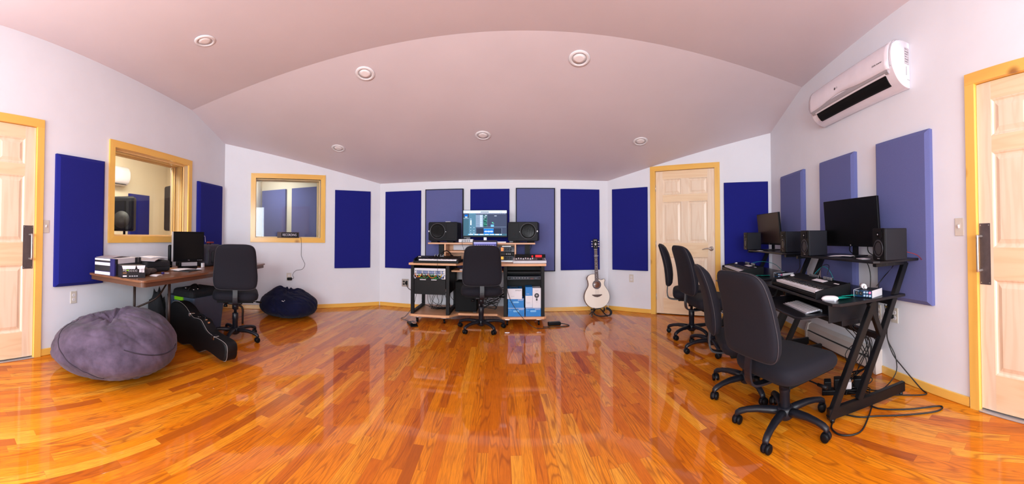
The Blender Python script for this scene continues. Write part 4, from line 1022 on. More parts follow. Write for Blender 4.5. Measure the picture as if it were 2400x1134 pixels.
# ---------------------------------------------------------------- central studio desk
DX0, DX1 = -1.32, 0.427; DYF, DYB = 4.46, 5.17
def centre_desk():
    root = empty('studio_desk', (-0.447, 4.82, 0), 0, 'wide beech and black steel studio desk at the back wall', 'desk')
    ox, oy = -0.447, 4.82
    def X(x): return x - ox
    def Y(y): return y - oy
    zb0, zb1 = 0.085, 0.115
    m = MB('beech')
    ol = [(X(DX0), Y(DYF + 0.03)), (X(DX0 + 0.03), Y(DYF)), (X(-0.83), Y(DYF)), (X(-0.79), Y(DYF + 0.015)), (X(-0.70), Y(4.66)), (X(-0.19), Y(4.66)), (X(-0.125), Y(DYF + 0.02)), (X(-0.10), Y(DYF)),
          (X(DX1 - 0.03), Y(DYF)), (X(DX1), Y(DYF + 0.03)), (X(DX1), Y(DYB)), (X(DX0), Y(DYB))]
    m.prism(ol, 'Z', zb0, zb1, bev=0.006); m.build('bottom_board', root)
    m = MB('beech'); zt0, zt1 = 0.745, 0.775
    m.prism([(X(DX0), Y(DYF)), (X(-0.70), Y(DYF)), (X(-0.62), Y(4.60)), (X(-0.24), Y(4.60)), (X(-0.16), Y(DYF)), (X(DX1), Y(DYF)), (X(DX1), Y(DYB)), (X(DX0), Y(DYB))], 'Z', zt0, zt1, bev=0.005); m.build('desktop', root)
    # steel rack posts
    for x0, x1 in ((DX0 + 0.02, DX0 + 0.062), (-0.835, -0.79), (-0.105, -0.06), (DX1 - 0.062, DX1 - 0.02)):
        for y0 in (DYF + 0.03, DYB - 0.10):
            m = MB('rackblk'); m.b2((X(x0), Y(y0), zb1), (X(x1), Y(y0 + 0.045), zt0), bev=0.003); m.build('post', root)
        for za in (zb1, zt0 - 0.03): m = MB('rackblk'); m.b2((X(x0), Y(DYF + 0.075), za), (X(x1), Y(DYB - 0.1), za + 0.03)); m.build('side_rail', root)
    # backing sheet in both towers
    m = MB('rackblk'); m.b2((X(DX0 + 0.04), Y(5.0), 0.37), (X(-0.81), Y(5.01), 0.745)); m.build('modesty_panel', root)
    m = MB('rackblk'); m.b2((X(DX0 + 0.025), Y(4.535), 0.37), (X(DX0 + 0.032), Y(5.06), 0.745)); m.build('side_panel', root)
    m = MB('rackblk'); m.b2((X(-0.812), Y(4.535), 0.37), (X(-0.805), Y(5.06), 0.745)); m.build('side_panel', root)
    m = MB('rackblk'); m.b2((X(-0.10), Y(4.8), 0.16), (X(0.40), Y(4.81), 0.745)); m.build('modesty_panel', root)
    m = MB('rackblk'); m.b2((X(-0.08), Y(4.535), 0.115), (X(-0.075), Y(5.06), 0.745)); m.build('side_panel', root)
    # keyboard shelf in the knee space
    m = MB('beech'); m.b2((X(-0.785), Y(4.60), 0.655), (X(-0.11), Y(5.0), 0.675), bev=0.003); m.build('keyboard_shelf', root)
    # upper shelf on risers, with centre cubby
    m = MB('beech'); m.prism([(X(-1.16), Y(4.86)), (X(0.315), Y(4.86)), (X(0.315), Y(5.20)), (X(-1.16), Y(5.20))], 'Z', 1.008, 1.03, bev=0.003); m.build('upper_shelf', root)
    for x in (-0.915, 0.045):
        m = MB('beech'); m.b2((X(x - 0.011), Y(4.84), 0.775), (X(x + 0.011), Y(5.16), 1.008), bev=0.002); m.build('riser', root)
    m = MB('beech'); m.b2((X(-0.904), Y(4.85), 0.895), (X(-0.53), Y(5.15), 0.915), bev=0.002); m.build('small_shelf', root)
    m = MB('beech'); m.b2((X(-0.904), Y(5.14), 0.775), (X(0.034), Y(5.155), 1.008)); m.build('back_board', root)
    for x in (-0.995, 0.215):
        m = MB('rackblk', 'slot'); m.b2((X(x - 0.035), Y(4.98), 0.775), (X(x + 0.035), Y(5.02), 1.008), 0); m.b2((X(x - 0.035), Y(4.975), 0.775), (X(x - 0.02), Y(4.98), 1.008), 0)
        for k in range(8):
            for dx in (-0.026, 0.026): m.b2((X(x + dx - 0.003), Y(4.974), 0.79 + k * 0.026), (X(x + dx + 0.003), Y(4.979), 0.796 + k * 0.026), 1)
        m.build('rack_upright', root)
    # casters
    for x, y in ((DX0 + 0.10, DYF + 0.06), (-0.86, DYF + 0.05), (-0.06, DYF + 0.05), (DX1 - 0.09, DYF + 0.05), (DX0 + 0.1, DYB - 0.08), (DX1 - 0.1, DYB - 0.08)):
        m = MB('chrome', 'blk')
        m.b2((X(x - 0.03), Y(y - 0.03), 0.078), (X(x + 0.03), Y(y + 0.03), 0.0845), 0)
        for sg in (-1, 1): m.prism([(Y(y - 0.02), 0.078), (Y(y + 0.02), 0.078), (Y(y + 0.03), 0.028), (Y(y + 0.018), 0.024)], 'X', X(x + sg * 0.014) - 0.0012, X(x + sg * 0.014) + 0.0012, 0)
        m.lathe([(0.008, -0.011), (0.0265, -0.010), (0.0275, 0.0), (0.0265, 0.010), (0.008, 0.011)], (X(x), Y(y + 0.022), 0.0278), 'X', 20, 1)
        m.build('caster', root)
    return root
centre_desk()

# loudspeakers with waveguide, standing on foam wedges
def big_speaker(x, y, z, mir, rz, label):
    root = empty('studio_loudspeaker', (x, y, z), rz, label, 'loudspeaker', 'big loudspeakers on the upper shelf')
    W_, H_, D_ = 0.415, 0.262, 0.27
    f = -1 if mir else 1   # f=1: woofer left
    m = MB('spkbox', 'jbl')
    m.prism(rr2(W_, H_, 0.02, 4, 0, H_ / 2 + 0.012), 'Y', -D_ / 2 + 0.012, D_ / 2, 0, bev=0.004)
    m.prism(rr2(W_ - 0.006, H_ - 0.006, 0.02, 4, 0, H_ / 2 + 0.012), 'Y', -D_ / 2, -D_ / 2 + 0.011, 1, bev=0.004); m.build('cabinet', root)
    yf = -D_ / 2; cx = -f * 0.072; cz = H_ / 2 + 0.016
    m = MB('conek', 'cone', 'silver')
    m.lathe([(0.112, 0.001), (0.112, -0.006), (0.104, -0.010), (0.100, -0.004)], (cx, yf, cz), 'Y', 44, 0)
    m.lathe([(0.101, -0.004), (0.097, -0.009), (0.088, -0.009), (0.083, -0.002), (0.03, 0.034), (0.028, 0.034), (0.02, 0.026), (0.0, 0.022)], (cx, yf, cz), 'Y', 44, 1)
    m.build('woofer', root)
    m = MB('inlay'); m.b2((-f * 0.198 - 0.007, yf - 0.0012, cz - 0.012), (-f * 0.198 + 0.007, yf - 0.0004, cz + 0.008)); m.build('badge', root)
    # horn: flared waveguide
    hx = f * 0.118
    m = MB('blk'); rings = []
    for k, (w, h, dy) in enumerate([(0.066, 0.105, -0.0015), (0.056, 0.098, 0.008), (0.022, 0.06, 0.03), (0.008, 0.02, 0.045)]):
        rings.append([(hx + sx * w * (1.0 if sz < 0 else 0.96), yf + dy, cz + sz * h) for sx, sz in ((-1, -1), (1, -1), (1, 1), (-1, 1))])
    m.loft(rings, 0, cap=False, smooth=False); m.quad(rings[-1]); m.build('horn', root)
    m = MB('jbl'); rings = []
    for k, (w, z0, dy) in enumerate([(0.058, -0.103, -0.003), (0.034, -0.06, -0.003), (0.012, -0.022, 0.0)]):
        rings.append([(hx - w, yf + dy, cz + z0), (hx + w, yf + dy, cz + z0), (hx + w, yf + 0.02, cz + z0), (hx - w, yf + 0.02, cz + z0)])
    m.loft(rings, 0, smooth=False); m.build('horn_lip', root)
    m = MB('chrome'); m.lathe([(0.004, 0.001), (0.004, -0.002), (0.001, -0.002)], (f * 0.045, yf, cz - 0.008), 'Y', 10); m.build('power_light', root)
    return root
def wedge(x, y, z, w, rz, label):
    m = MB('blkm'); m.prism([(-0.10, 0.0), (0.10, 0.0), (0.10, 0.012), (-0.10, 0.022)], 'X', -w / 2, w / 2)
    o = m.build('isolation_pad', None, (x, y, z), (0, 0, rz)); return tag(o, label, 'isolation pad')
sz_ = 1.0305
big_speaker(-0.945, 5.00, sz_ + 0.011, False, radians(-4), 'big black loudspeaker left of the lit screen, its woofer on the left')
big_speaker(0.165, 5.00, sz_ + 0.011, True, radians(-8), 'big black loudspeaker right of the lit screen, its woofer on the right')
wedge(-1.075, 4.98, sz_, 0.09, 0, 'left foam pad under the left big loudspeaker'); wedge(-0.85, 4.98, sz_, 0.09, 0, 'right foam pad under the left big loudspeaker')
wedge(0.06, 4.98, sz_, 0.09, 0, 'left foam pad under the right big loudspeaker'); wedge(0.262, 4.98, sz_, 0.09, 0, 'right foam pad under the right big loudspeaker')

# lit screen
def lit_monitor():
    root = empty('computer_monitor', (-0.372, 4.93, 1.0305), 0, 'lit computer monitor showing audio tracks above the central desk', 'monitor')
    w, h, z0 = 0.615, 0.375, 0.075
    m = MB('blk'); m.b2((-w / 2, -0.012, z0), (w / 2, 0.025, z0 + h), bev=0.004); m.build('housing', root)
    m = MB('blk', 'silver'); m.b2((-0.10, -0.05, 0), (0.10, 0.10, 0.01), 0, bev=0.003); m.b2((-0.02, 0.026, 0.008), (0.02, 0.05, z0 + 0.1), 1); m.build('stand', root)
    m = MB('s_white', 's_teal', 's_slate', 's_lt', 's_dk', 's_vdk', 's_blue', 's_green', 's_gdk', 's_cy')
    x0, x1, zz0, zz1 = -w / 2 + 0.008, w / 2 - 0.008, z0 + 0.02, z0 + h - 0.006; sw, sh = x1 - x0, zz1 - zz0
    def q(a, b, c, d, k, l=1):  # u from left, v from top (0..1)
        y = -0.0125 - 0.0002 * l; m.quad([(x0 + a * sw, y, zz1 - d * sh), (x0 + b * sw, y, zz1 - d * sh), (x0 + b * sw, y, zz1 - c * sh), (x0 + a * sw, y, zz1 - c * sh)], k)
    q(0, 1, 0, 1, 4, 0); q(0, 1, 0, 0.11, 0); q(0, 0.13, 0.11, 0.92, 1); q(0, 0.13, 0.11, 0.27, 4, 2); q(0.03, 0.1, 0.16, 0.24, 6, 3); q(0.04, 0.09, 0.24, 0.28, 0, 4); q(0.0, 0.12, 0.30, 0.325, 3, 3)
    q(0.13, 0.29, 0.11, 0.92, 2); q(0.16, 0.19, 0.38, 0.58, 0, 2); q(0.155, 0.19, 0.33, 0.345, 0, 2); q(0.15, 0.18, 0.60, 0.61, 4, 2)
    for u in (0.165, 0.24):
        for v in (0.66, 0.78, 0.88): q(u, u + 0.012, v, v + 0.03, 0, 2)
    q(0.29, 0.46, 0.17, 0.66, 3)
    for k in range(12): q(0.385, 0.44, 0.185 + k * 0.039, 0.205 + k * 0.039, 0, 2)
    for k in range(12): q(0.30, 0.375, 0.19 + k * 0.039, 0.196 + k * 0.039, 4, 2)
    q(0.46, 0.55, 0.17, 0.66, 8)
    for u, v, l in ((0.49, 0.18, 0.05), (0.475, 0.235, 0.05), (0.505, 0.20, 0.04), (0.48, 0.28, 0.045), (0.47, 0.33, 0.02), (0.48, 0.385, 0.045), (0.52, 0.405, 0.03), (0.465, 0.49, 0.055), (0.48, 0.545, 0.07)): q(u, u + l, v, v + 0.014, 0 if v < 0.35 else 7, 2)
    q(0.548, 0.552, 0.15, 0.66, 3, 3); q(0.55, 1, 0.14, 0.66, 4); q(0.715, 0.77, 0.205, 0.225, 0, 2); q(0.66, 0.69, 0.46, 0.50, 7, 2); q(0.68, 0.71, 0.50, 0.52, 7, 2); q(0.635, 0.705, 0.56, 0.645, 9, 2)
    q(0.29, 0.99, 0.645, 0.655, 3, 3)
    for k in range(30): q(0.3 + k * 0.023, 0.31 + k * 0.023, 0.13, 0.142, 0, 3)
    q(0.31, 0.47, 0.72, 0.92, 5); q(0.47, 0.70, 0.73, 0.92, 6, 2); q(0.47, 0.70, 0.715, 0.735, 9, 3)
    for k in range(26):
        a = 0.012 + 0.03 * abs(sin(k * 0.9)) * (0.4 + 0.6 * abs(sin(k * 0.37))); q(0.485 + k * 0.0078, 0.491 + k * 0.0078, 0.83 - a, 0.83 + a, 0, 4)
    q(0.70, 0.88, 0.72, 0.92, 5); q(0.883, 0.888, 0.70, 0.92, 3, 2); q(0.89, 0.985, 0.70, 0.92, 4, 2)
    q(0, 1, 0.92, 1, 1, 2)
    for k in range(26): q(0.11 + k * 0.03, 0.135 + k * 0.03, 0.925, 0.972, 0 if k % 4 else 9, 4)
    q(0.40, 0.585, 0.045, 0.08, 4, 2)
    for k in range(8): q(0.405 + k * 0.022, 0.418 + k * 0.022, 0.05, 0.075, 3, 3)
    q(0.02, 0.05, 0.06, 0.075, 3, 2); q(0.14, 0.16, 0.06, 0.075, 3, 2); q(0.84, 0.90, 0.06, 0.07, 4, 2)
    m.build('screen', root)
lit_monitor()

# laptop behind the chair
root = empty('laptop', (-0.365, 4.615, 0.7755), 0, 'open grey laptop with a lit screen on the central desk behind the chair', 'laptop')
m = MB('alu', 'blk'); m.prism(rr2(0.33, 0.22, 0.01, 3, 0, 0.06), 'Z', 0.0, 0.014, 0, bev=0.003); m.b2((-0.14, 0.04, 0.0142), (0.14, 0.14, 0.0148), 1); m.build('keyboard_deck', root)
rot = Matrix.Rotation(radians(-14), 3, 'X')
m = MB('bag', 's_lap', 's_lapd')
m.prism(rr2(0.335, 0.225, 0.01, 3, 0, 0.1125), 'Y', -0.003, 0.003, 0, bev=0.001)
m.quad([(-0.153, -0.0034, 0.012), (0.153, -0.0034, 0.012), (0.153, -0.0034, 0.198), (-0.153, -0.0034, 0.198)], 2); m.quad([(-0.153, -0.0037, 0.178), (0.153, -0.0037, 0.178), (0.153, -0.0037, 0.198), (-0.153, -0.0037, 0.198)], 1)
for k in range(9): m.quad([(-0.14 + k * 0.03, -0.0037, 0.145 + 0.008 * sin(k)), (-0.12 + k * 0.03, -0.0037, 0.145 + 0.008 * sin(k)), (-0.12 + k * 0.03, -0.0037, 0.16), (-0.14 + k * 0.03, -0.0037, 0.16)], 1)
m.build('lid', root, (0, 0.17, 0.012), (radians(-14), 0, 0)).location = (0, 0.175, 0.045)
root.children[-1].location.z = 0.042
m = MB('blk'); m.b2((-0.16, 0.04, 0), (0.16, 0.18, 0.028), bev=0.003); o = m.build('laptop_riser', None, (-0.365, 4.655, 0.7755)); tag(o, 'thin black block under the open laptop', 'stand')
root.location.z += 0.0285

# small devices on the shelf
root = empty('audio_switcher', (-0.632, 4.94, 1.0305), 0, 'pale grey box with two rows of square ports, left of the lit screen', 'audio device')
m = MB('mixw'); m.box((0, 0, 0.026), (0.20, 0.13, 0.045), bev=0.004); m.build('device_body', root)
m = MB('slot')
for k in range(5):
    for z in (0.018, 0.034): m.b2((-0.055 + k * 0.024, -0.0665, z - 0.005), (-0.040 + k * 0.024, -0.0645, z + 0.005))
m.build('port_openings', root)
m = MB('blk'); m.box((0, 0, 0.006), (0.07, 0.06, 0.012), bev=0.003); tag(m.build('hard_drive', None, (-0.67, 4.95, 1.0305 + 0.0495)), 'small dark drive on top of the pale port box', 'drive')
m = MB('white'); m.box((0, 0, 0.008), (0.13, 0.11, 0.016), bev=0.004); tag(m.build('optical_drive', None, (-0.145, 4.92, 1.0305)), 'flat white drive on the shelf between the screen and the right loudspeaker', 'drive')
m = MB('cardw'); m.box((0, 0, 0.004), (0.07, 0.05, 0.008), bev=0.001); tag(m.build('note_card', None, (-0.90, 5.0, 1.0305 + 0.288)), 'small white card lying on top of the left big loudspeaker', 'card')
m = MB('cardbrown', 'paper'); m.b2((-0.15, -0.1, 0), (0.15, 0.1, 0.006), 0); m.b2((-0.14, 0.08, 0.006), (0.15, 0.10, 0.08), 1); tag(m.build('document_stack', None, (-0.70, 5.02, 0.9155)), 'pale papers standing in the small cubby under the port box', 'papers')

# rack units right of the laptop
def rack_unit(name, x, y, z, w, h, mat, label, cat, face):
    root = empty(name, (x, y, z), 0, label, cat)
    m = MB(mat); m.b2((-w / 2, 0, 0), (w / 2, 0.2, h - 0.002), bev=0.001); m.build('chassis', root); face(root, w, h); return root
def knob(root, x, z, r=0.008, mat='blk', d=0.012, y=0.0, name='knob'):
    m = MB(mat, 'inlay'); m.lathe([(r * 1.15, 0.0), (r * 1.1, -0.002), (r, -0.003), (r * 0.9, -d), (r * 0.2, -d)], (0, 0, 0), 'Y', 14, 0); m.b2((-0.0008, -d - 0.0004, 0.0), (0.0008, -d, r * 0.85), 1)
    return m.build(name, root, (x, y, z))
def f_preamp(mt):
    def f(root, w, h):
        m = MB(mt); m.b2((-0.075, -0.002, h * 0.2), (-0.04, 0.0, h * 0.85)); m.build('level_meter', root)
        for x in (-0.01, 0.022, 0.056):
            knob(root, x, h * 0.62, 0.009); knob(root, x, h * 0.2, 0.006)
        m = MB('inlay')
        for x in (0.085, 0.1): m.b2((x - 0.003, -0.0012, h * 0.5), (x + 0.003, -0.0002, h * 0.55))
        m.b2((0.07, -0.001, h * 0.2), (0.105, -0.0002, h * 0.25)); m.build('front_print', root)
    return f
def f_comp(root, w, h):
    m = MB('slot'); m.b2((-0.1, -0.001, h * 0.2), (-0.02, 0.0, h * 0.8)); m.build('display_window', root)
    for x in (0.0, 0.024, 0.048): knob(root, x, h * 0.5, 0.007, 'inlay')
    knob(root, 0.08, h * 0.5, 0.007)
cx = -0.075
rack_unit('rack_preamp', cx, 4.86, 0.776, 0.215, 0.016, 'alu', 'thin silver rack unit at the bottom of the small rack on the desk', 'rack unit', lambda r, w, h: None)
rack_unit('rack_preamp', cx, 4.86, 0.793, 0.215, 0.060, 'rackb', 'dark rack preamp with the yellow lit meter on the central desk', 'rack unit', f_preamp('yellow'))
rack_unit('rack_preamp', cx, 4.86, 0.854, 0.215, 0.048, 'rackblk', 'black rack unit with white knobs between the two lit-meter preamps', 'rack unit', f_comp)
rack_unit('rack_preamp', cx, 4.86, 0.903, 0.215, 0.075, 'rackb', 'dark rack preamp with the orange lit meter on the central desk', 'rack unit', f_preamp('orange'))
rack_unit('rack_preamp', cx, 4.86, 0.979, 0.12, 0.009, 'alu', 'thin pale slab on top of the orange-lit preamp', 'rack unit', lambda r, w, h: None)

# midi keyboards, built once and copied
SCALE_B = (1, 1, 0, 1, 1, 1, 0)
def midi_keyboard(kw, rows, label, scale=1.0, slope=0.0):
    """front towards -Y, kw = number of white keys"""
    root = empty('midi_keyboard', (0, 0, 0)); tag(root, label, 'keyboard')
    pitch = 0.0232 * scale; kl = kw * pitch; x0 = -kl / 2 + 0.045 * scale; W_ = kl + 0.13 * scale; cx = x0 + kl / 2 - 0.03 * scale
    D_ = 0.26; H_ = 0.058
    m = MB('blk', 'blkm')
    prof = [(-D_ / 2, 0.008), (-D_ / 2 + 0.004, 0.004), (D_ / 2, 0.004), (D_ / 2, H_ + 0.022), (D_ / 2 - 0.02, H_ + 0.024), (0.01, H_ + 0.006), (0.0, H_ - 0.004), (0.0, 0.028), (-D_ / 2 + 0.012, 0.028), (-D_ / 2, 0.026)]
    m.prism([(y, z) for y, z in prof], 'X', cx - W_ / 2 + 0.015, cx + W_ / 2 - 0.015, 0)
    m.build('body', root)
    for sx, nm in ((-1, 'end_cheek'), (1, 'end_cheek')):
        m = MB('blk'); xx = cx + sx * (W_ / 2 - 0.0075)
        m.prism([(-D_ / 2 - 0.004, 0.0), (D_ / 2 + 0.002, 0.0), (D_ / 2 + 0.002, H_ + 0.026), (0.02, H_ + 0.012), (-0.06, H_ + 0.002), (-D_ / 2 - 0.002, 0.045)], 'X', xx - 0.0075, xx + 0.0075, bev=0.002); m.build(nm, root)
    for sx in (-1, 1):
        for yy in (-0.09, 0.1):
            pass
    # bend and modulation wheels
    for k in range(2):
        m = MB('white'); m.lathe([(0.004, -0.006), (0.017, -0.005), (0.017, 0.005), (0.004, 0.006)], (x0 - 0.052 * scale + k * 0.026 * scale, -0.005 + 0.045, H_ + 0.004), 'X', 18); m.build('wheel', root)
    m = MB('keyw'); m.b2((0, -D_ / 2 + 0.012, 0.032), (pitch - 0.0011, 0.008, 0.050), bev=0.0015); m.b2((0.0, -D_ / 2 + 0.010, 0.040), (pitch - 0.0011, -D_ / 2 + 0.013, 0.050)); wk = m.build('white_key', root)
    wk.location.x = x0
    for i in range(1, kw): c = wk.copy(); COL.objects.link(c); c.parent = root; c.location.x = x0 + i * pitch
    m = MB('keyb'); bw = pitch * 0.52; m.prism([(-D_ / 2 + 0.058, 0.050), (0.006, 0.050), (0.006, 0.061), (-D_ / 2 + 0.066, 0.061)], 'X', -bw / 2, bw / 2, bev=0.0012); bk = m.build('black_key', root); first = True
    for i in range(kw - 1):
        if SCALE_B[i % 7]:
            c = bk if first else bk.copy()
            if not first: COL.objects.link(c); c.parent = root
            c.location.x = x0 + (i + 1) * pitch; first = False
    sl = math.atan2(0.018, D_ / 2 - 0.03)
    for r_, (xa, xb, n, y) in enumerate(rows):
        m = MB('blk', 'silver'); m.lathe([(0.0075, 0.0), (0.0065, 0.020), (0.002, 0.021)], n=12, mi=0); m.b2((-0.0018, -0.0080, 0.002), (0.0018, -0.006, 0.021), 1); m.b2((-0.0018, -0.007, 0.0210), (0.0018, 0.003, 0.0216), 1); kb = m.build('knob', root)
        for i in range(n):
            c = kb if i == 0 else kb.copy()
            if i: COL.objects.link(c); c.parent = root
            c.location = (cx + xa + (xb - xa) * i / (n - 1), y, H_ + 0.008 + (y - 0.01) * 0.17)
    return root, cx, W_
# keyboard on the centre desk
kc, kcx, kW = midi_keyboard(29, [(-0.05, 0.06, 4, 0.07), (-0.05, 0.06, 4, 0.10)], 'black midi keyboard with white keys on the left of the central desk', 0.72)
kc.location = (-0.965, 4.54, 0.776)
m = MB('inlay'); m.b2((-0.055, -0.002, 0), (0.0, 0.02, 0.002)); o = m.build('label_strip', kc, (0.08, 0.06, 0.0795), (radians(9), 0, 0))
# headphones on the desk
def headphones(x, y, z, rz, label):
    root = empty('headphones', (x, y, z), rz, label, 'headphones')
    m = MB('blk'); pts = [(sin(radians(t)) * 0.085, 0, 0.045 + cos(radians(t)) * 0.10) for t in range(-100, 101, 10)]; m.tube(pts, 0.007, 8); m.build('headband', root)
    for sx in (-1, 1):
        m = MB('blk', 'silver'); m.lathe([(0.01, 0.0), (0.040, 0.001), (0.045, 0.012), (0.043, 0.032), (0.02, 0.036)], (sx * 0.065, 0, 0.046), 'X', 24, 0) if sx > 0 else m.lathe([(0.01, 0.0), (0.040, -0.001), (0.045, -0.012), (0.043, -0.032), (0.02, -0.036)], (-0.065, 0, 0.046), 'X', 24, 0)
        m.lathe([(0.018, sx * 0.0365), (0.018, sx * 0.038), (0.01, sx * 0.038)], (sx * 0.065, 0, 0.046), 'X', 20, 1); m.build('ear_cup', root)
    return root
headphones(-0.885, 4.755, 0.776, radians(35), 'black headphones standing behind the keyboard on the central desk')
m = MB('blkm'); m.box((0, 0, 0.015), (0.22, 0.16, 0.03), bev=0.004); tag(m.build('control_surface', None, (-0.66, 4.80, 0.776), (0, 0, 0.1)), 'low black control box right of the headphones on the central desk', 'control box')
m = MB('alu'); m.tube([(0, 0, 0.034), (0.09, -0.02, 0.046)], 0.009, 8); tag(m.build('microphone', None, (-0.65, 4.78, 0.782)), 'slim silver microphone resting on the low black control box', 'microphone')

# mixer on the right of the desk
def mixer():
    root = empty('audio_mixer', (0.225, 4.61, 0.776), radians(-1), 'pale grey audio controller with red display on the right of the central desk', 'mixer')
    w, d = 0.42, 0.24
    m = MB('mixw', 'mixg', 'blk')
    m.prism([(-d / 2, 0.012), (-d / 2 + 0.01, 0.0), (d / 2, 0.0), (d / 2, 0.062), (-d / 2 + 0.015, 0.036), (-d / 2, 0.030)], 'X', -w / 2, w / 2, 0, bev=0.004)
    m.build('body', root)
    sl = math.atan2(0.026, d - 0.015)
    def pt(x, y, dz=0.001): return (x, y, 0.036 + (y + d / 2 - 0.015) * 0.1155 + dz)
    m = MB('mixg'); m.quad([pt(-w / 2 + 0.02, -d / 2 + 0.03), pt(w / 2 - 0.015, -d / 2 + 0.03), pt(w / 2 - 0.015, d / 2 - 0.03), pt(-w / 2 + 0.02, d / 2 - 0.03)]); m.build('top_panel', root)
    m = MB('blk'); m.prism([(d / 2 - 0.028, 0.060), (d / 2 + 0.005, 0.064), (d / 2 + 0.005, 0.105), (d / 2 - 0.012, 0.103)], 'X', -w / 2 + 0.02, w / 2 + 0.003, 0); m.build('meter_bridge', root)
    m = MB('redled'); m.prism([(d / 2 - 0.0255, 0.068), (d / 2 - 0.024, 0.068), (d / 2 - 0.014, 0.096), (d / 2 - 0.0155, 0.096)], 'X', 0.08, 0.165); m.prism([(d / 2 - 0.0255, 0.070), (d / 2 - 0.024, 0.070), (d / 2 - 0.016, 0.090), (d / 2 - 0.0175, 0.090)], 'X', 0.03, 0.05); m.build('red_display', root)
    m = MB('slot'); [m.quad([pt(-0.17 + k * 0.03 - 0.0015, -0.085, 0.0015), pt(-0.17 + k * 0.03 + 0.0015, -0.085, 0.0015), pt(-0.17 + k * 0.03 + 0.0015, 0.06, 0.0015), pt(-0.17 + k * 0.03 - 0.0015, 0.06, 0.0015)]) for k in range(8)]; m.build('fader_slot', root)
    for k in range(8):
        m = MB('white'); m.prism([(-0.012, 0), (0.012, 0), (0.008, 0.014), (0, 0.010), (-0.008, 0.014)], 'X', -0.006, 0.006); o = m.build('fader', root, pt(-0.17 + k * 0.03, -0.005 + 0.02 * ((k * 5) % 3 - 1), 0.002))
    for k in range(8):
        m = MB('red' if k % 3 else 'blk'); m.lathe([(0.005, 0), (0.004, 0.008), (0.001, 0.008)], n=10); m.build('knob', root, pt(-0.17 + k * 0.03, 0.075, 0.0))
    m = MB('blk'); m.lathe([(0.034, 0), (0.032, 0.012), (0.028, 0.013), (0.005, 0.010)], n=28); m.build('jog_wheel', root, pt(0.13, -0.02, 0.0))
    m = MB('blk'); m.b2((-0.02, -0.01, 0), (0.02, 0.01, 0.005)); m.build('button_block', root, pt(0.065, -0.02))
mixer()

# patch bay in the left tower
def patchbay():
    root = empty('patch_bay', (-1.0465, 4.49, 0.615), 0, 'patch bay full of coloured cables in the left tower of the central desk', 'patch bay')
    m = MB('mixw', 'slot', 'rackblk'); m.b2((-0.205, 0.0, 0.0), (0.205, 0.006, 0.09), 0); m.b2((-0.20, 0.008, 0.0), (0.20, 0.20, 0.09), 2)
    for r_ in range(2):
        for k in range(24): x = -0.19 + k * 0.0163; m.lathe([(0.005, 0.0), (0.005, -0.001), (0.001, -0.001)], (x, 0, 0.025 + r_ * 0.03), 'Y', 8, 1)
    m.build('jack_panel', root)
    m = MB('paper'); m.b2((-0.18, -0.002, 0.075), (0.14, 0.0, 0.09)); m.b2((-0.19, -0.002, 0.0), (-0.1, 0.0, 0.012)); m.build('label_strip', root)
    rnd = random.Random(5)
    for k in range(22):
        x = -0.175 + k * 0.0163; col = 'bluc' if k % 5 else 'whc'
        m = MB(col); m.tube([(x, -0.001, 0.055), (x + 0.001, -0.025, 0.056), (x + 0.004, -0.034, 0.035), (x + 0.002, -0.026, 0.024), (x + 0.002, -0.001, 0.026)], 0.0035, 6, sub=3); m.build('patch_cable', root)
    for k, (c, xa, xb) in enumerate((('yel', -0.11, -0.14), ('yel', 0.16, 0.12), ('grn', -0.09, 0.0), ('grn', 0.05, 0.15), ('orc', -0.19, -0.11), ('orc', -0.02, 0.09), ('grn', -0.14, -0.05), ('whc', -0.16, -0.2), ('dred', -0.10, -0.03), ('rubber', 0.0, 0.08), ('bluc', 0.10, 0.19), ('grn', 0.02, 0.11), ('rubber', -0.06, 0.04))):
        m = MB(c); m.tube([(xa, -0.001, 0.02), (xa + 0.003, -0.035, 0.015), ((xa + xb) / 2, -0.045 - 0.004 * (k % 3), -0.02 - 0.006 * (k % 4)), (xb, -0.035, -0.004), (xb, -0.001, 0.008)], 0.0035, 6, sub=4); m.build('patch_cable', root)
    m = MB('cardw', 'slot'); m.b2((0.155, -0.006, -0.045), (0.205, 0.0, -0.002), 0); m.b2((0.165, -0.008, -0.038), (0.188, -0.005, -0.012), 1); m.build('power_socket', root)
    m = MB('silver'); m.b2((-0.13, -0.005, -0.062), (-0.05, 0.0, -0.05)); m.build('label_tag', root); m = MB('silver'); m.b2((0.02, -0.005, -0.062), (0.09, 0.0, -0.05)); m.build('label_tag', root)
    m = MB('rackblk'); m.b2((-0.205, 0.001, -0.245), (0.205, 0.007, -0.002)); m.build('blank_panel', root)
patchbay()
def wire(name, pts, r, mat, label, group=None, cat='cable', sub=5):
    m = MB(mat); m.tube(pts, r, 7, sub=sub); return tag(m.build(name), label, cat, group)
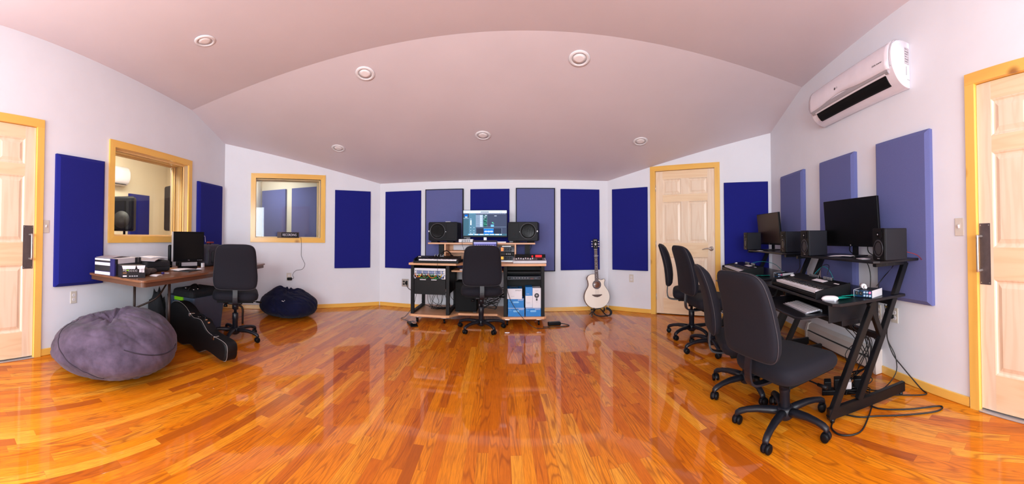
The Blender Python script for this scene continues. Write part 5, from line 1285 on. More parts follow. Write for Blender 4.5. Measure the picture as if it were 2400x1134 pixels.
# loose wires under the patch bay
rnd = random.Random(11)
for k in range(11):
    x = -1.24 + k * 0.04 + rnd.uniform(-0.01, 0.01); yb = 4.70 + rnd.uniform(0, 0.15); z0 = 0.40
    pts = [(x, 4.92, z0), (x + rnd.uniform(-0.04, 0.04), 4.88, 0.30), (x + rnd.uniform(-0.03, 0.09), yb, 0.20 + rnd.uniform(-0.03, 0.03)), (-1.02 + rnd.uniform(-0.12, 0.12), yb + 0.05, 0.13), (-0.92 + rnd.uniform(-0.05, 0.1), 4.9 + rnd.uniform(0, .1), 0.122)]
    wire('loose_cable', pts, 0.0032, 'rubber', 'thin black cable hanging in the left tower of the central desk', 'cables in the left tower')
for k in range(9):
    a = k * 0.7; pts = [(-0.33 + 0.12 * cos(a + t * 1.3) + 0.02 * k, 4.95 + 0.03 * sin(t * 2 + k), 0.135 + 0.03 * k + 0.05 * sin(t * 1.9 + a)) for t in range(7)]
    wire('loose_cable', pts, 0.004, 'rubber', 'black cable tangled in the knee space of the central desk', 'cables in the knee space')
wire('speaker_cable', [(0.25, 5.13, 1.03), (0.28, 5.12, 0.98), (0.23, 5.1, 0.88), (0.17, 5.06, 0.80)], 0.003, 'rubber', 'black cable dropping behind the right big loudspeaker')
wire('drive_cable', [(-0.68, 4.872, 1.05), (-0.68, 4.845, 1.02), (-0.665, 4.835, 0.97), (-0.645, 4.835, 0.92), (-0.64, 4.835, 0.86), (-0.635, 4.83, 0.815)], 0.0022, 'rubber', 'thin black cable hanging from the pale port box')
wire('usb_cable', [(-0.93, 4.62, 0.872), (-0.93, 4.50, 0.848), (-0.93, 4.395, 0.81), (-0.925, 4.40, 0.74), (-0.93, 4.42, 0.68), (-0.925, 4.44, 0.655)], 0.0022, 'rubber', 'thin black cable running over the edge of the central desk')
wire('outlet_cable', [WP('B', -1.80, 0.02, 0.37), WP('B', -1.78, 0.05, 0.33), WP('B', -1.72, 0.07, 0.29), WP('B', -1.60, 0.12, 0.30), (-1.32, 5.2, 0.33)], 0.005, 'rubber', 'black cable from the metal outlet into the central desk')
m = MB('blk'); m.box((0, 0, 0), (0.035, 0.03, 0.04), bev=0.006); tag(m.build('power_plug', None, WP('B', -1.805, 0.026, 0.385), (0, 0, WR('B'))), 'black plug in the metal outlet left of the central desk', 'plug')
# computer tower in the knee space
root = empty('computer_tower', (-0.56, 4.83, 0.1155), 0, 'black computer tower standing in the knee space of the central desk', 'computer')
m = MB('blkm'); m.b2((-0.19, -0.14, 0.012), (0.10, 0.15, 0.40), bev=0.008); m.build('case', root)
m = MB('blkm'); m.b2((-0.185, -0.146, 0.02), (0.095, -0.139, 0.39), bev=0.003); m.build('front_panel', root)
for x in (-0.16, 0.07):
    m = MB('rubber'); m.b2((x - 0.02, -0.12, 0), (x + 0.02, 0.12, 0.012)); m.build('foot', root)
sheet('paper_sheet', (-0.60, 4.68, 0.6757), 0.05, 0.16, 0.12, 'paper', 'small stack of white paper on the keyboard shelf of the central desk', th=0.012)
# foot pedal and power brick on the floor
root = empty('foot_pedal', (-1.235, 4.36, 0), radians(-60), 'black sustain pedal on the floor by the left caster of the central desk', 'pedal')
m = MB('blk'); m.prism([(-0.12, 0.0), (0.10, 0.0), (0.10, 0.012), (0.04, 0.03), (-0.12, 0.022)], 'Y', -0.045, 0.045, bev=0.004); m.build('pedal_base', root)
m = MB('chrome'); m.prism([(0.0, 0.035), (0.10, 0.04), (0.10, 0.046), (0.0, 0.041)], 'Y', -0.02, 0.02, bev=0.002); m.build('pedal_plate', root)
wire('pedal_cable', [(-1.30, 4.45, 0.02), (-1.38, 4.55, 0.008), (-1.47, 4.62, 0.012), (-1.44, 4.75, 0.02), (-1.36, 4.85, 0.16), (-1.33, 4.9, 0.32)], 0.003, 'rubber', 'thin black cable on the floor beside the left tower of the central desk')
root = empty('power_brick', (0.53, 4.50, 0), radians(5), 'black power brick on the floor by the right tower of the central desk', 'power supply')
m = MB('blk'); m.box((0, 0, 0.022), (0.16, 0.07, 0.04), bev=0.008); m.build('brick', root)
wire('brick_cable', [(0.61, 4.50, 0.02), (0.68, 4.50, 0.008), (0.71, 4.44, 0.006), (0.66, 4.40, 0.006), (0.50, 4.40, 0.006), (0.38, 4.41, 0.006)], 0.005, 'rubber', 'black cable looping on the floor beside the power brick')
wire('headphone_cable', [(-0.065, 4.472, 0.60), (-0.065, 4.44, 0.56), (-0.06, 4.445, 0.47), (-0.03, 4.43, 0.36), (0.03, 4.41, 0.25), (0.10, 4.39, 0.16), (0.20, 4.36, 0.06), (0.30, 4.34, 0.008), (0.45, 4.36, 0.006)], 0.0035, 'rubber', 'long black cable hanging in front of the boxes of the right tower')

# rack interface in the right tower
def f_iface(root, w, h):
    for k in range(12): knob(root, -0.13 + k * 0.0175, h * 0.5, 0.005, 'blk' if k % 2 else 'silver', 0.008)
    m = MB('slot', 'dred'); m.b2((0.075, -0.001, 0.006), (0.12, 0.0, h - 0.006), 0); m.b2((0.08, -0.0014, 0.008), (0.115, -0.001, 0.014), 1); m.build('display_window', root)
    m = MB('silver'); [m.lathe([(0.004, 0), (0.003, -0.004), (0.001, -0.004)], (0.14 + k * 0.014, 0, h * 0.4), 'Y', 10) for k in range(2)]; m.build('push_buttons', root)
    knob(root, 0.19, h * 0.5, 0.008); knob(root, -0.18, h * 0.5, 0.010)
rack_unit('rack_interface', 0.1525, 4.492, 0.575, 0.42, 0.044, 'rackb', 'black rack interface with a row of knobs in the right tower above the boxes', 'rack unit', f_iface)
rack_unit('rack_shelf', 0.1525, 4.52, 0.655, 0.42, 0.02, 'rackblk', 'thin black empty rack shelf near the top of the right tower', 'rack unit', lambda r, w, h: None)

# product boxes in the right tower
def carton(x, y, z, w, d, h, face, side, label, deco, cat='box', grp=None, rz=0.0):
    root = empty('headphone_box', (x, y, z), rz, label, cat, grp)
    m = MB(face, side, 'cardw'); m.b2((-w / 2, 0, 0), (w / 2, d, h), 1); 
    m.quad([(-w / 2, -0.0008, 0), (w / 2, -0.0008, 0), (w / 2, -0.0008, h), (-w / 2, -0.0008, h)], 0)
    m.build('carton', root); deco(root, w, h); return root
def txt(root, s, size, mat, x, z, align='LEFT', sx=1.0): return text(s, size, mat, 'printed_text', root, (x, -0.0012, z), (pi / 2, 0, 0), 0.0003, align, sx)
def deco_blue(root, w, h):
    txt(root, 'SAMSON', 0.020, 'cardw', w / 2 - 0.008, h - 0.018, 'RIGHT', 0.85); txt(root, 'C01', 0.013, 'cardlb', -w / 2 + 0.012, h - 0.016); txt(root, 'SERIES', 0.012, 'cardlb', -w / 2 + 0.012, h - 0.032)
    m = MB('cardlb'); m.prism(rr2(0.075, 0.022, 0.01, 4, -0.0, h * 0.62), 'Y', -0.0014, -0.0008); m.build('printed_picture', root)
    m = MB('cardw'); m.b2((-w / 2, -0.0013, h - 0.005), (w / 2, -0.0008, h)); m.build('lid_edge', root)
def deco_white(root, w, h):
    txt(root, 'SAMSON', 0.022, 'cardk', w / 2 - 0.012, h - 0.022, 'RIGHT', 0.85)
    m = MB('paperg'); m.b2((-w / 2 + 0.05, -0.0012, 0.028), (-0.005, -0.0008, 0.031)); m.build('printed_line', root)
bx = 0.025; y0 = 4.505
carton(bx + 0.028, y0, 0.1155, 0.205, 0.22, 0.105, 'cardb', 'cardb', 'blue box at the bottom of the left stack in the right tower', deco_blue)
carton(bx + 0.024, y0, 0.2210, 0.200, 0.22, 0.116, 'cardb', 'cardb', 'blue box in the middle of the left stack in the right tower', deco_blue)
carton(bx + 0.008, y0 - 0.012, 0.3375, 0.186, 0.23, 0.126, 'cardw', 'cardb', 'white-fronted box on top of the left stack in the right tower', deco_white)
carton(bx + 0.241, y0, 0.1155, 0.192, 0.22, 0.105, 'cardb', 'cardb', 'blue box at the bottom of the right stack in the right tower', deco_blue)
def deco_c(root, w, h): txt(root, 'Cans4', 0.018, 'paperg', -w / 2 + 0.012, 0.02)
def deco_cb(root, w, h): txt(root, 'Cans', 0.018, 'cardw', -w / 2 + 0.014, 0.024)
carton(bx + 0.188, y0 + 0.03, 0.2210, 0.088, 0.19, 0.040, 'cardw', 'cardw', 'crumpled white packet on the bottom right blue box in the right tower', lambda r, w, h: None)
carton(bx + 0.188, y0 + 0.02, 0.2615, 0.088, 0.19, 0.108, 'cardw', 'cardw', 'white box beneath the small blue one in the right stack', deco_c)
carton(bx + 0.188, y0 + 0.02, 0.3700, 0.088, 0.19, 0.108, 'cardb', 'cardb', 'small blue box on top of the right stack in the right tower', deco_cb)
def deco_ph(root, w, h):
    txt(root, 'Cans', 0.018, 'paperg', 0, h - 0.032, 'CENTER')
    m = MB('cardk', 'paperg'); m.lathe([(0.03, -0.0009), (0.029, -0.0016)], (0, 0, h * 0.62), 'Y', 24, 0); m.lathe([(0.012, -0.0016), (0.011, -0.002)], (0, 0, h * 0.63), 'Y', 20, 1)
    m.prism(rr2(0.02, 0.03, 0.004, 2, 0, h * 0.42), 'Y', -0.0016, -0.0009, 0); m.b2((-0.006, -0.0014, h * 0.25), (-0.005, -0.0009, h * 0.38)); m.b2((0.005, -0.0014, h * 0.25), (0.006, -0.0009, h * 0.38)); m.build('printed_picture', root)
carton(bx + 0.287, y0 - 0.028 + 0.028, 0.2415, 0.0, 0.0, 0.0, 'cardw', 'cardw', 'x', lambda r, w, h: None) if False else None
carton(bx + 0.286, y0 + 0.01, 0.2210, 0.104, 0.17, 0.245, 'cardw', 'cardw', 'tall white box with a black headphone picture in the right tower', deco_ph)
m = MB('cardk'); m.tube([(-0.05, 0, 0.006), (0.0, 0.01, 0.014), (0.06, 0, 0.006)], 0.006, 8, sub=4); tag(m.build('cable_tie', None, (0.02, 4.56, 0.4640)), 'short coil of black cable on top of the white-fronted box', 'cable')

# ---------------------------------------------------------------- right side: two black Z desks
RT, RS, RTR = 0.70, 0.94, 0.585   # desktop, upper shelf and keyboard tray heights
def z_desk(name_label):
    """local frame: x=0 at the right end of the desktop, -x away from camera, y=0 at the wall, room towards -y"""
    root = empty('studio_desk', (0, 0, 0)); tag(root, name_label, 'desk')
    L_ = 1.21
    m = MB('deskblk'); m.prism([(-L_, -0.15), (-L_, -0.68), (-L_ + 0.035, -0.715), (-0.035, -0.715), (0.0, -0.68), (0.0, -0.15)], 'Z', RT - 0.02, RT, bev=0.004); m.build('desktop', root)
    m = MB('deskblk'); m.prism([(-L_ + 0.22, -0.06), (-L_ + 0.22, -0.41), (-L_ + 0.25, -0.44), (0.015, -0.44), (0.045, -0.41), (0.045, -0.06)], 'Z', RS - 0.018, RS, bev=0.004); m.build('upper_shelf', root)
    m = MB('deskblk'); m.prism([(-L_ + 0.14, -0.45), (-L_ + 0.14, -0.80), (-L_ + 0.17, -0.83), (-0.30, -0.83), (-0.27, -0.80), (-0.27, -0.45)], 'Z', RTR - 0.016, RTR, bev=0.004); m.build('keyboard_tray', root)
    for x in (-L_ + 0.10, -0.235):
        m = MB('deskblk'); m.b2((x - 0.008, -0.52, RTR - 0.09), (x + 0.008, -0.20, RT - 0.021), bev=0.002); m.build('tray_bracket', root)
    m = MB('deskblk'); m.b2((-0.225, -0.63, RTR - 0.05), (-0.213, -0.22, RT - 0.021), bev=0.002); m.build('side_panel', root)
    def bar(p0, p1, w, t, nm, x, mat='blks'):
        m = MB(mat, 'dedge'); a, b = Vector((0, p0[0], p0[1])), Vector((0, p1[0], p1[1])); d = (b - a).normalized(); n = Vector((0, -d.z, d.y))
        rings = [[P + Vector((sx * w / 2, 0, 0)) + n * (sz * t / 2) for sx, sz in ((-1, -1), (1, -1), (1, 1), (-1, 1))] for P in (a, b)]
        m.loft(rings, 0, smooth=False)
        es = [e for e in m.bm.edges if e.calc_length() > 0.1]; bmesh.ops.bevel(m.bm, geom=es, offset=0.003, segments=2, affect='EDGES')
        return m.build(nm, root)
    for x in (-0.045, -L_ + 0.06):
        bar((-0.75, 0.055), (-0.14, 0.055), 0.035, 0.065, 'floor_bar', x).location.x = x
        bar((-0.735, 0.03), (-0.395, RT - 0.025), 0.04, 0.045, 'leg', x).location.x = x
        bar((-0.525, 0.085), (-0.33, 0.445), 0.04, 0.042, 'leg', x).location.x = x
        bar((-0.335, 0.44), (-0.425, RT - 0.03), 0.038, 0.036, 'leg', x).location.x = x
        bar((-0.332, 0.44), (-0.105, RS - 0.03), 0.04, 0.042, 'leg', x).location.x = x
        bar((-0.38, RS - 0.032), (-0.10, RS - 0.032), 0.036, 0.026, 'shelf_bar', x).location.x = x
        for y in (-0.72, -0.165):
            m = MB('rubber'); m.cyl((x, y, 0.0), (x, y, 0.024), 0.014, n=12); m.build('foot', root)
        for y, z in ((-0.29, RS - 0.032), (-0.22, RS - 0.032)):
            m = MB('slot'); m.cyl((x + 0.0185, y, z), (x + 0.0195, y, z), 0.006, n=10); m.build('bolt', root)
        m = MB('brass'); m.cyl((x - 0.0212, -0.27, 0.62), (x - 0.0195, -0.27, 0.62), 0.006, n=10); m.build('bolt', root)
    m = MB('blks'); m.b2((-L_ + 0.06, -0.36, 0.42), (-0.045, -0.325, 0.455)); m.build('cross_bar', root)
    m = MB('blks'); m.b2((-L_ + 0.06, -0.245, RT - 0.07), (-0.045, -0.22, RT - 0.021)); m.build('cross_bar', root)
    m = MB('brass'); [m.cyl((-0.48 + k * 0.05, -0.7165, RT - 0.010), (-0.48 + k * 0.05, -0.7155, RT - 0.010), 0.003, n=8) for k in range(1)]; m.build('screw', root)
    return root
d1 = z_desk('near black two-level studio desk against the right wall')
d1.location = WP('R', -1.765, 0.0, 0); d1.rotation_euler = (0, 0, WR('R'))
SH = -1.36
d2 = dup(d1, label='far black two-level studio desk in the right room corner'); d2.location = WP('R', -1.765 + SH, 0.0, 0)

def RP(s, d, z): return WP('R', s, d, z)
# midi keyboards
k1, kcx1, kW1 = midi_keyboard(36, [(-0.13, 0.02, 8, 0.095), (0.10, 0.22, 8, 0.095)], 'black midi keyboard with white keys on the near right desk', 0.82)
m = MB('cardw'); m.b2((-0.085, -0.022, 0), (0.085, 0.022, 0.0015)); m.build('display_strip', k1, (kcx1 + 0.10, 0.055, 0.0745), (radians(9.5), 0, 0))
m = MB('cardw'); m.b2((-0.03, -0.006, 0), (0.03, 0.006, 0.001)); m.build('maker_label', k1, (kcx1 + 0.33, 0.06, 0.075), (radians(9.5), 0, 0))
k1.location = RP(-2.385 , 0.575, RT + 0.0005); k1.rotation_euler = (0, 0, WR('R') + radians(-2))
k2 = dup(k1, label='black midi keyboard with white keys on the far right desk'); k2.location = RP(-2.385 + SH - 0.15, 0.60, RT + 0.0005)

# loudspeakers
def small_speaker():
    root = empty('desktop_loudspeaker', (0, 0, 0)); w, d, h = 0.142, 0.175, 0.205
    m = MB('spkbox'); m.b2((-w / 2, -d / 2 + 0.008, 0.002), (w / 2, d / 2, h), bev=0.006); m.build('cabinet', root)
    m = MB('blk'); ol = rr2(w, h, 0.012, 4, 0, h / 2 + 0.001); m.prism(ol, 'Y', -d / 2, -d / 2 + 0.008, bev=0.002); m.build('front_baffle', root)
    m = MB('conek', 'cone'); m.lathe([(0.056, 0), (0.056, -0.003), (0.051, -0.005), (0.046, -0.002)], (0, -d / 2, 0.078), 'Y', 32, 0); m.lathe([(0.047, -0.001), (0.042, -0.005), (0.037, 0.0), (0.014, 0.012), (0.012, 0.006), (0.001, 0.003)], (0, -d / 2, 0.078), 'Y', 32, 1); m.build('woofer', root)
    m = MB('blk', 'silver'); m.prism(rr2(0.085, 0.056, 0.014, 4, 0, 0.167), 'Y', -d / 2 - 0.004, -d / 2, 0); m.lathe([(0.021, -0.004), (0.019, -0.006), (0.012, -0.003), (0.005, -0.006), (0.001, -0.007)], (0, -d / 2, 0.166), 'Y', 22, 0)
    m.lathe([(0.006, -0.0055), (0.003, -0.0085), (0.0005, -0.0085)], (0, -d / 2, 0.166), 'Y', 12, 1); m.build('tweeter', root)
    m = MB('silver'); m.b2((-0.014, -d / 2 - 0.0008, 0.012), (0.014, -d / 2, 0.016)); m.build('badge', root)
    return root
sp0 = small_speaker()
def put_speaker(first, s, d, rz, label):
    o = sp0 if first else dup(sp0); tag(o, label, 'loudspeaker', 'small desktop loudspeakers')
    o.location = RP(s, d, RS + 0.0005); o.rotation_euler = (0, 0, WR('R') + rz); return o
put_speaker(True, -1.735, 0.31, radians(-8), 'small black loudspeaker at the right end of the near desk shelf')
put_speaker(False, -2.565, 0.40, radians(-2), 'small black loudspeaker left of the large black monitor')
put_speaker(False, -3.20, 0.30, radians(-4), 'small black loudspeaker right of the brownish far monitor')
put_speaker(False, -4.04, 0.405, radians(-2), 'small black loudspeaker half hidden behind the brownish far monitor')

# flat monitors
def flat_monitor(w, h, zb, mat, label, s, d, rz, lean=0.0):
    root = empty('computer_monitor', RP(s, d, RS + 0.0005), WR('R') + rz, label, 'monitor')
    m = MB('blk'); m.b2((-w / 2, -0.012, 0), (w / 2, 0.012, h), bev=0.004); m.prism(rr2(w * 0.5, h * 0.5, 0.02, 4, 0, h / 2), 'Y', 0.012, 0.035); hs = m.build('housing', root, (0, 0, zb), (radians(lean), 0, 0))
    m = MB(mat, 'silver'); m.b2((-w / 2 + 0.007, -0.0132, 0.02), (w / 2 - 0.007, -0.0122, h - 0.007)); m.lathe([(0.005, 0), (0.005, -0.0012), (0.001, -0.0012)], (0, -0.0122, 0.010), 'Y', 12, 1); m.build('screen', hs)
    m = MB('blks'); m.b2((-0.028, 0.03, 0.006), (0.028, 0.045, zb + h * 0.45)); m.build('stand_column', root)
    m = MB('blks'); m.prism(rr2(0.22, 0.16, 0.02, 4, 0, 0.0), 'Z', 0.0, 0.008, bev=0.002); m.build('stand_base', root)
    return root
flat_monitor(0.625, 0.370, 0.076, 'screen', 'large black monitor on the shelf of the near right desk', -2.275, 0.225, radians(6), 4)
flat_monitor(0.60, 0.362, 0.062, 'screenw', 'monitor with a brown reflection put into its screen colour, on the far desk shelf, seen at a steep angle', -3.83, 0.26, radians(2), 5)
sheet('paper_sheet', RP(-2.22, 0.355, RS + 0.0092), WR('R') + radians(35), 0.17, 0.08, 'paper', 'white paper sheets in front of the large black monitor', th=0.0015, sag=0.003)
sheet('paper_sheet', RP(-2.34, 0.345, RS + 0.0010), WR('R') + radians(10), 0.10, 0.05, 'paperg', 'small white slip left of the large monitor base', th=0.0015)
sheet('paper_sheet', RP(-1.955, 0.36, RS + 0.0010), WR('R') + radians(-12), 0.10, 0.06, 'paper', 'small white slip between the large monitor base and the right loudspeaker', th=0.0015)
sheet('paper_sheet', RP(-3.72, 0.435, RS + 0.0010), WR('R'), 0.10, 0.04, 'paper', 'small white slip on the far desk shelf at the front edge', th=0.0015)

# audio interfaces
def interface(s, d, rz, label, cable=True):
    root = empty('audio_interface', RP(s, d, RT + 0.0005), WR('R') + rz, label, 'audio interface', 'blue and silver audio interfaces')
    w, dp, h = 0.135, 0.13, 0.046
    m = MB('ifblue', 'mixw', 'rackb'); m.b2((-w / 2, -dp / 2, 0.003), (w / 2, dp / 2, h), 2, bev=0.002); m.b2((-w / 2 - 0.003, -dp / 2 - 0.004, 0.001), (-w / 2, dp / 2, h + 0.002), 1); m.b2((w / 2, -dp / 2 - 0.004, 0.001), (w / 2 + 0.003, dp / 2, h + 0.002), 1); m.b2((-w / 2, -dp / 2 - 0.003, 0.003), (w / 2, -dp / 2, h), 0); m.build('chassis', root)
    yf = -dp / 2 - 0.003
    for k in range(2):
        m = MB('slot', 'silver'); m.lathe([(0.014, 0.0), (0.013, -0.0015), (0.009, -0.0015)], (-0.048 + k * 0.031, yf, 0.026), 'Y', 20, 0); m.lathe([(0.003, -0.0016), (0.001, -0.002)], (-0.048 + k * 0.031, yf, 0.026), 'Y', 8, 1); m.build('input_jack', root)
    for r_ in range(2):
        for c_ in range(3):
            if r_ == 1 and c_ == 2: mt = 'knobp'
            else: mt = 'knobc'
            knob(root, 0.012 + c_ * 0.020, 0.013 + r_ * 0.021, 0.0075, mt, 0.010, yf)
    m = MB('cardw'); m.b2((-0.06, yf - 0.0006, 0.0405), (-0.03, yf, 0.0425)); m.build('front_print', root)
    return root
interface(-1.875, 0.385, radians(22), 'blue and silver audio interface at the right end of the near desk')
interface(-1.865 + SH + 0.06, 0.40, radians(14), 'blue and silver audio interface on the far right desk')
m = MB('white'); m.cyl((-0.03, 0, 0.017), (0.028, 0, 0.017), 0.016, n=20); m.cyl((0.028, 0, 0.014), (0.05, 0.006, 0.012), 0.011, 0.008, 14)
tag(m.build('white_tube', None, RP(-1.91, 0.40, RT + 0.0475), (0, 0, WR('R') + radians(-20))), 'small white tube lying on top of the near audio interface', 'tube')

# mouse, flyers, slim computer keyboard
def mouse(loc, rz, label):
    root = empty('computer_mouse', loc, rz, label, 'mouse')
    m = MB('white'); ol = [(p[0], p[1]) for p in rr2(0.112, 0.056, 0.026, 6)]
    m.loft([[Vector((x * k, y * k, z)) for x, y in ol] for k, z in ((0.92, 0.006), (1.0, 0.009), (0.97, 0.014), (0.85, 0.021), (0.6, 0.0265), (0.3, 0.0285), (0.05, 0.029))], 0); m.build('top_shell', root)
    m = MB('alu'); m.prism(rr2(0.10, 0.048, 0.02, 6), 'Z', 0.0, 0.0065); m.build('base_plate', root); return root
mouse(RP(-1.905, 0.665, RT + 0.0005), WR('R') + radians(48), 'white computer mouse at the near end of the near desk')
for s, d, rz, lab in ((-1.955, 0.575, -12, 'teal flyer sticking out under the near midi keyboard, the front one'), (-1.995, 0.475, -24, 'teal flyer sticking out under the near midi keyboard, the rear one'),
                      (-3.44, 0.60, -8, 'teal flyer sticking out under the far midi keyboard, the front one'), (-3.40, 0.50, -20, 'teal flyer sticking out under the far midi keyboard, the rear one')):
    m = MB('teal'); n = 6; rings = [[(-0.02 + 0.13 * i / n, -0.045, 0.001 + 0.012 * (i / n) ** 2), (-0.02 + 0.13 * i / n, 0.045, 0.001 + 0.014 * (i / n) ** 2), (-0.02 + 0.13 * i / n, 0.045, 0.0018 + 0.014 * (i / n) ** 2), (-0.02 + 0.13 * i / n, -0.045, 0.0018 + 0.012 * (i / n) ** 2)] for i in range(n + 1)]
    m.loft(rings, 0, smooth=False); tag(m.build('teal_flyer', None, RP(s, d, RT + 0.0004), (0, 0, WR('R') + radians(rz))), lab, 'flyer')
def slim_keyboard(s, d, label):
    root = empty('computer_keyboard', RP(s, d, RTR + 0.0005), WR('R') + radians(-3), label, 'keyboard')
    m = MB('alu'); m.prism([(-0.065, 0.003), (0.060, 0.018), (0.062, 0.003), (0.055, 0.0), (0.045, 0.012), (-0.064, 0.0)], 'X', -0.20, 0.20); m.build('keyboard_body', root)
    m = MB('white')
    rows = [(14, 0.0), (14, 0.004), (13, 0.008), (12, 0.012), (9, 0.0)]
    for r_, (n, off) in enumerate(rows):
        y = 0.042 - r_ * 0.021; wd = 0.385 / n
        for k in range(n): x = -0.1925 + k * wd; m.box((x + wd / 2, y, 0.0035 + (y + 0.065) * 0.12 + 0.0012), (wd - 0.003, 0.018, 0.003))
    tag(m.build('key_field', root), None, None, None, 'stuff'); return root
slim_keyboard(-2.30, 0.66, 'slim silver and white computer keyboard on the near desk tray')
sheet('paper_sheet', RP(-3.95, 0.68, RTR + 0.0005), WR('R'), 0.2, 0.14, 'paper', 'white papers on the far desk tray', th=0.012)

# cables around the near desk
def rwire(name, pts, r, mat, label, grp=None): return wire(name, [RP(*q) for q in pts], r, mat, label, grp)
rwire('monitor_cable', [(-2.30, 0.22, 1.03), (-2.33, 0.20, 0.97), (-2.30, 0.08, 0.90), (-2.26, 0.06, 0.80), (-2.24, 0.08, 0.66), (-2.22, 0.12, 0.60)], 0.004, 'rubber', 'black cable dropping behind the large monitor, left one')
rwire('monitor_cable', [(-2.10, 0.20, 1.05), (-2.20, 0.12, 0.97), (-2.16, 0.05, 0.90), (-2.16, 0.05, 0.70), (-2.15, 0.10, 0.58)], 0.004, 'rubber', 'black cable dropping behind the large monitor, right one')
rwire('monitor_cable', [(-1.93, 0.10, 0.92), (-2.0, 0.05, 0.86), (-2.09, 0.06, 0.78), (-2.13, 0.10, 0.71)], 0.0035, 'rubber', 'black cable curving under the right part of the near shelf')
rwire('red_cable', [(-1.70, 0.20, 0.99), (-1.69, 0.10, 0.96), (-1.71, 0.03, 0.90), (-1.76, 0.03, 0.80), (-1.83, 0.03, 0.72)], 0.0025, 'dred', 'thin red cable behind the nearest desktop loudspeaker')
rwire('monitor_cable', [(-3.36, 0.22, 1.0), (-3.28, 0.2, 0.985), (-3.22, 0.2, 0.99)], 0.003, 'dred', 'thin dark red cable between the far monitor and its right loudspeaker')
rwire('monitor_cable', [(-3.42, 0.10, 0.92), (-3.43, 0.09, 0.83), (-3.41, 0.10, 0.76), (-3.42, 0.14, 0.705)], 0.004, 'rubber', 'black cable hanging below the far monitor')
rwire('teal_cable', [(-2.56, 0.40, 0.79), (-2.60, 0.30, 0.84), (-2.62, 0.22, 0.80), (-2.58, 0.2, 0.72)], 0.003, 'tealc', 'thin teal cable behind the near midi keyboard')
rwire('teal_cable', [(-3.95, 0.44, 0.79), (-3.85, 0.36, 0.81), (-3.6, 0.32, 0.80), (-3.40, 0.32, 0.75), (-3.32, 0.34, 0.71)], 0.003, 'tealc', 'thin teal cable behind the far midi keyboard')
rwire('usb_cable', [(-2.50, 0.42, 0.79), (-2.49, 0.36, 0.86), (-2.45, 0.33, 0.86), (-2.43, 0.36, 0.79)], 0.003, 'rubber', 'small black cable arch behind the near midi keyboard')
# power cords to the outlet and loops on the floor
rwire('black_cable', [(-2.07, 0.03, 0.475), (-2.05, 0.06, 0.44), (-2.03, 0.09, 0.34), (-1.98, 0.08, 0.22), (-1.90, 0.06, 0.14), (-1.75, 0.03, 0.02), (-1.68, 0.05, 0.006), (-1.78, 0.16, 0.006), (-1.95, 0.30, 0.006), (-2.10, 0.34, 0.02)], 0.0045, 'rubber', 'black power cord from the near outlet down to the floor by the wall')
rwire('black_cable', [(-1.97, 0.16, 0.60), (-1.95, 0.16, 0.46), (-1.98, 0.13, 0.34), (-1.93, 0.10, 0.22), (-1.92, 0.11, 0.10), (-1.95, 0.22, 0.01), (-2.05, 0.30, 0.006)], 0.004, 'rubber', 'black cord curving beside the near desk leg above the baseboard')
rwire('black_cable', [(-2.02, 0.35, 0.006), (-1.80, 0.42, 0.006), (-1.64, 0.30, 0.006), (-1.50, 0.12, 0.006), (-1.47, 0.18, 0.006), (-1.60, 0.36, 0.006), (-1.70, 0.48, 0.006), (-1.75, 0.56, 0.006), (-1.84, 0.62, 0.006)], 0.005, 'rubber', 'long black cord looping on the floor outside the near desk foot')
rwire('black_cable', [(-1.83, 0.40, 0.006), (-1.72, 0.52, 0.006), (-1.62, 0.66, 0.006), (-1.66, 0.76, 0.006), (-1.76, 0.76, 0.006), (-1.85, 0.66, 0.006)], 0.005, 'rubber', 'black cord loop on the floor at the near desk front foot')
rnd = random.Random(3)
for k in range(12):
    s0 = -2.30 + rnd.uniform(0, 0.28); pts = [(s0, 0.38 + rnd.uniform(-0.05, 0.05), 0.56), (s0 + rnd.uniform(-0.05, 0.08), 0.36 + rnd.uniform(-0.04, 0.04), 0.46), (s0 + rnd.uniform(-0.06, 0.12), 0.27 + rnd.uniform(-0.04, 0.04), 0.34), (s0 + rnd.uniform(-0.02, 0.16), 0.32, 0.20), (-2.15 + rnd.uniform(-0.05, 0.12), 0.36, 0.08), (-2.10 + rnd.uniform(-0.1, 0.15), 0.40 + rnd.uniform(-0.1, 0.1), 0.02)]
    rwire('loose_cable', pts, 0.0033, 'rubber', 'thin black cable hanging in the tangle under the near right desk', 'cables tangled under the near desk')
for k in range(7):
    a = rnd.uniform(0, 6); c0 = (-2.07 + rnd.uniform(-0.12, 0.12), 0.33 + rnd.uniform(-0.14, 0.1)); pts = [(c0[0] + 0.07 * cos(a + t * 0.9), c0[1] + 0.09 * sin(a + t * 0.9), 0.008 + 0.006 * k + 0.01 * sin(t * 2.0) ** 2) for t in range(7)]
    rwire('floor_cable', pts, 0.0035, 'rubber', 'black cable coil on the floor under the near right desk', 'cable coils under the near desk')
m = MB('blk', 'white')
root = empty('power_strip', RP(-2.09, 0.45, 0.0), WR('R') + radians(60), 'black power strip with plugged adapters on the floor under the near desk', 'power strip')
m = MB('blk'); m.b2((-0.15, -0.03, 0.0), (0.15, 0.03, 0.035), bev=0.006); m.build('strip_body', root)
for x, h, mt in ((-0.11, 0.06, 'blk'), (-0.04, 0.075, 'blk'), (0.03, 0.05, 'white'), (0.10, 0.07, 'blk')):
    m = MB(mt); m.b2((x - 0.026, -0.03, 0.036), (x + 0.026, 0.035, 0.036 + h), bev=0.007); m.build('plug_adapter', root)
m = MB('blk'); m.box((0, 0, 0), (0.05, 0.03, 0.03), bev=0.008); tag(m.build('power_plug', None, RP(-2.06, 0.026, 0.475), (0, 0, WR('R') + 0.2)), 'black plug in the outlet under the near right desk', 'plug')
root = empty('computer_box', RP(-2.36, 0.74, 0.0), 0) if False else None
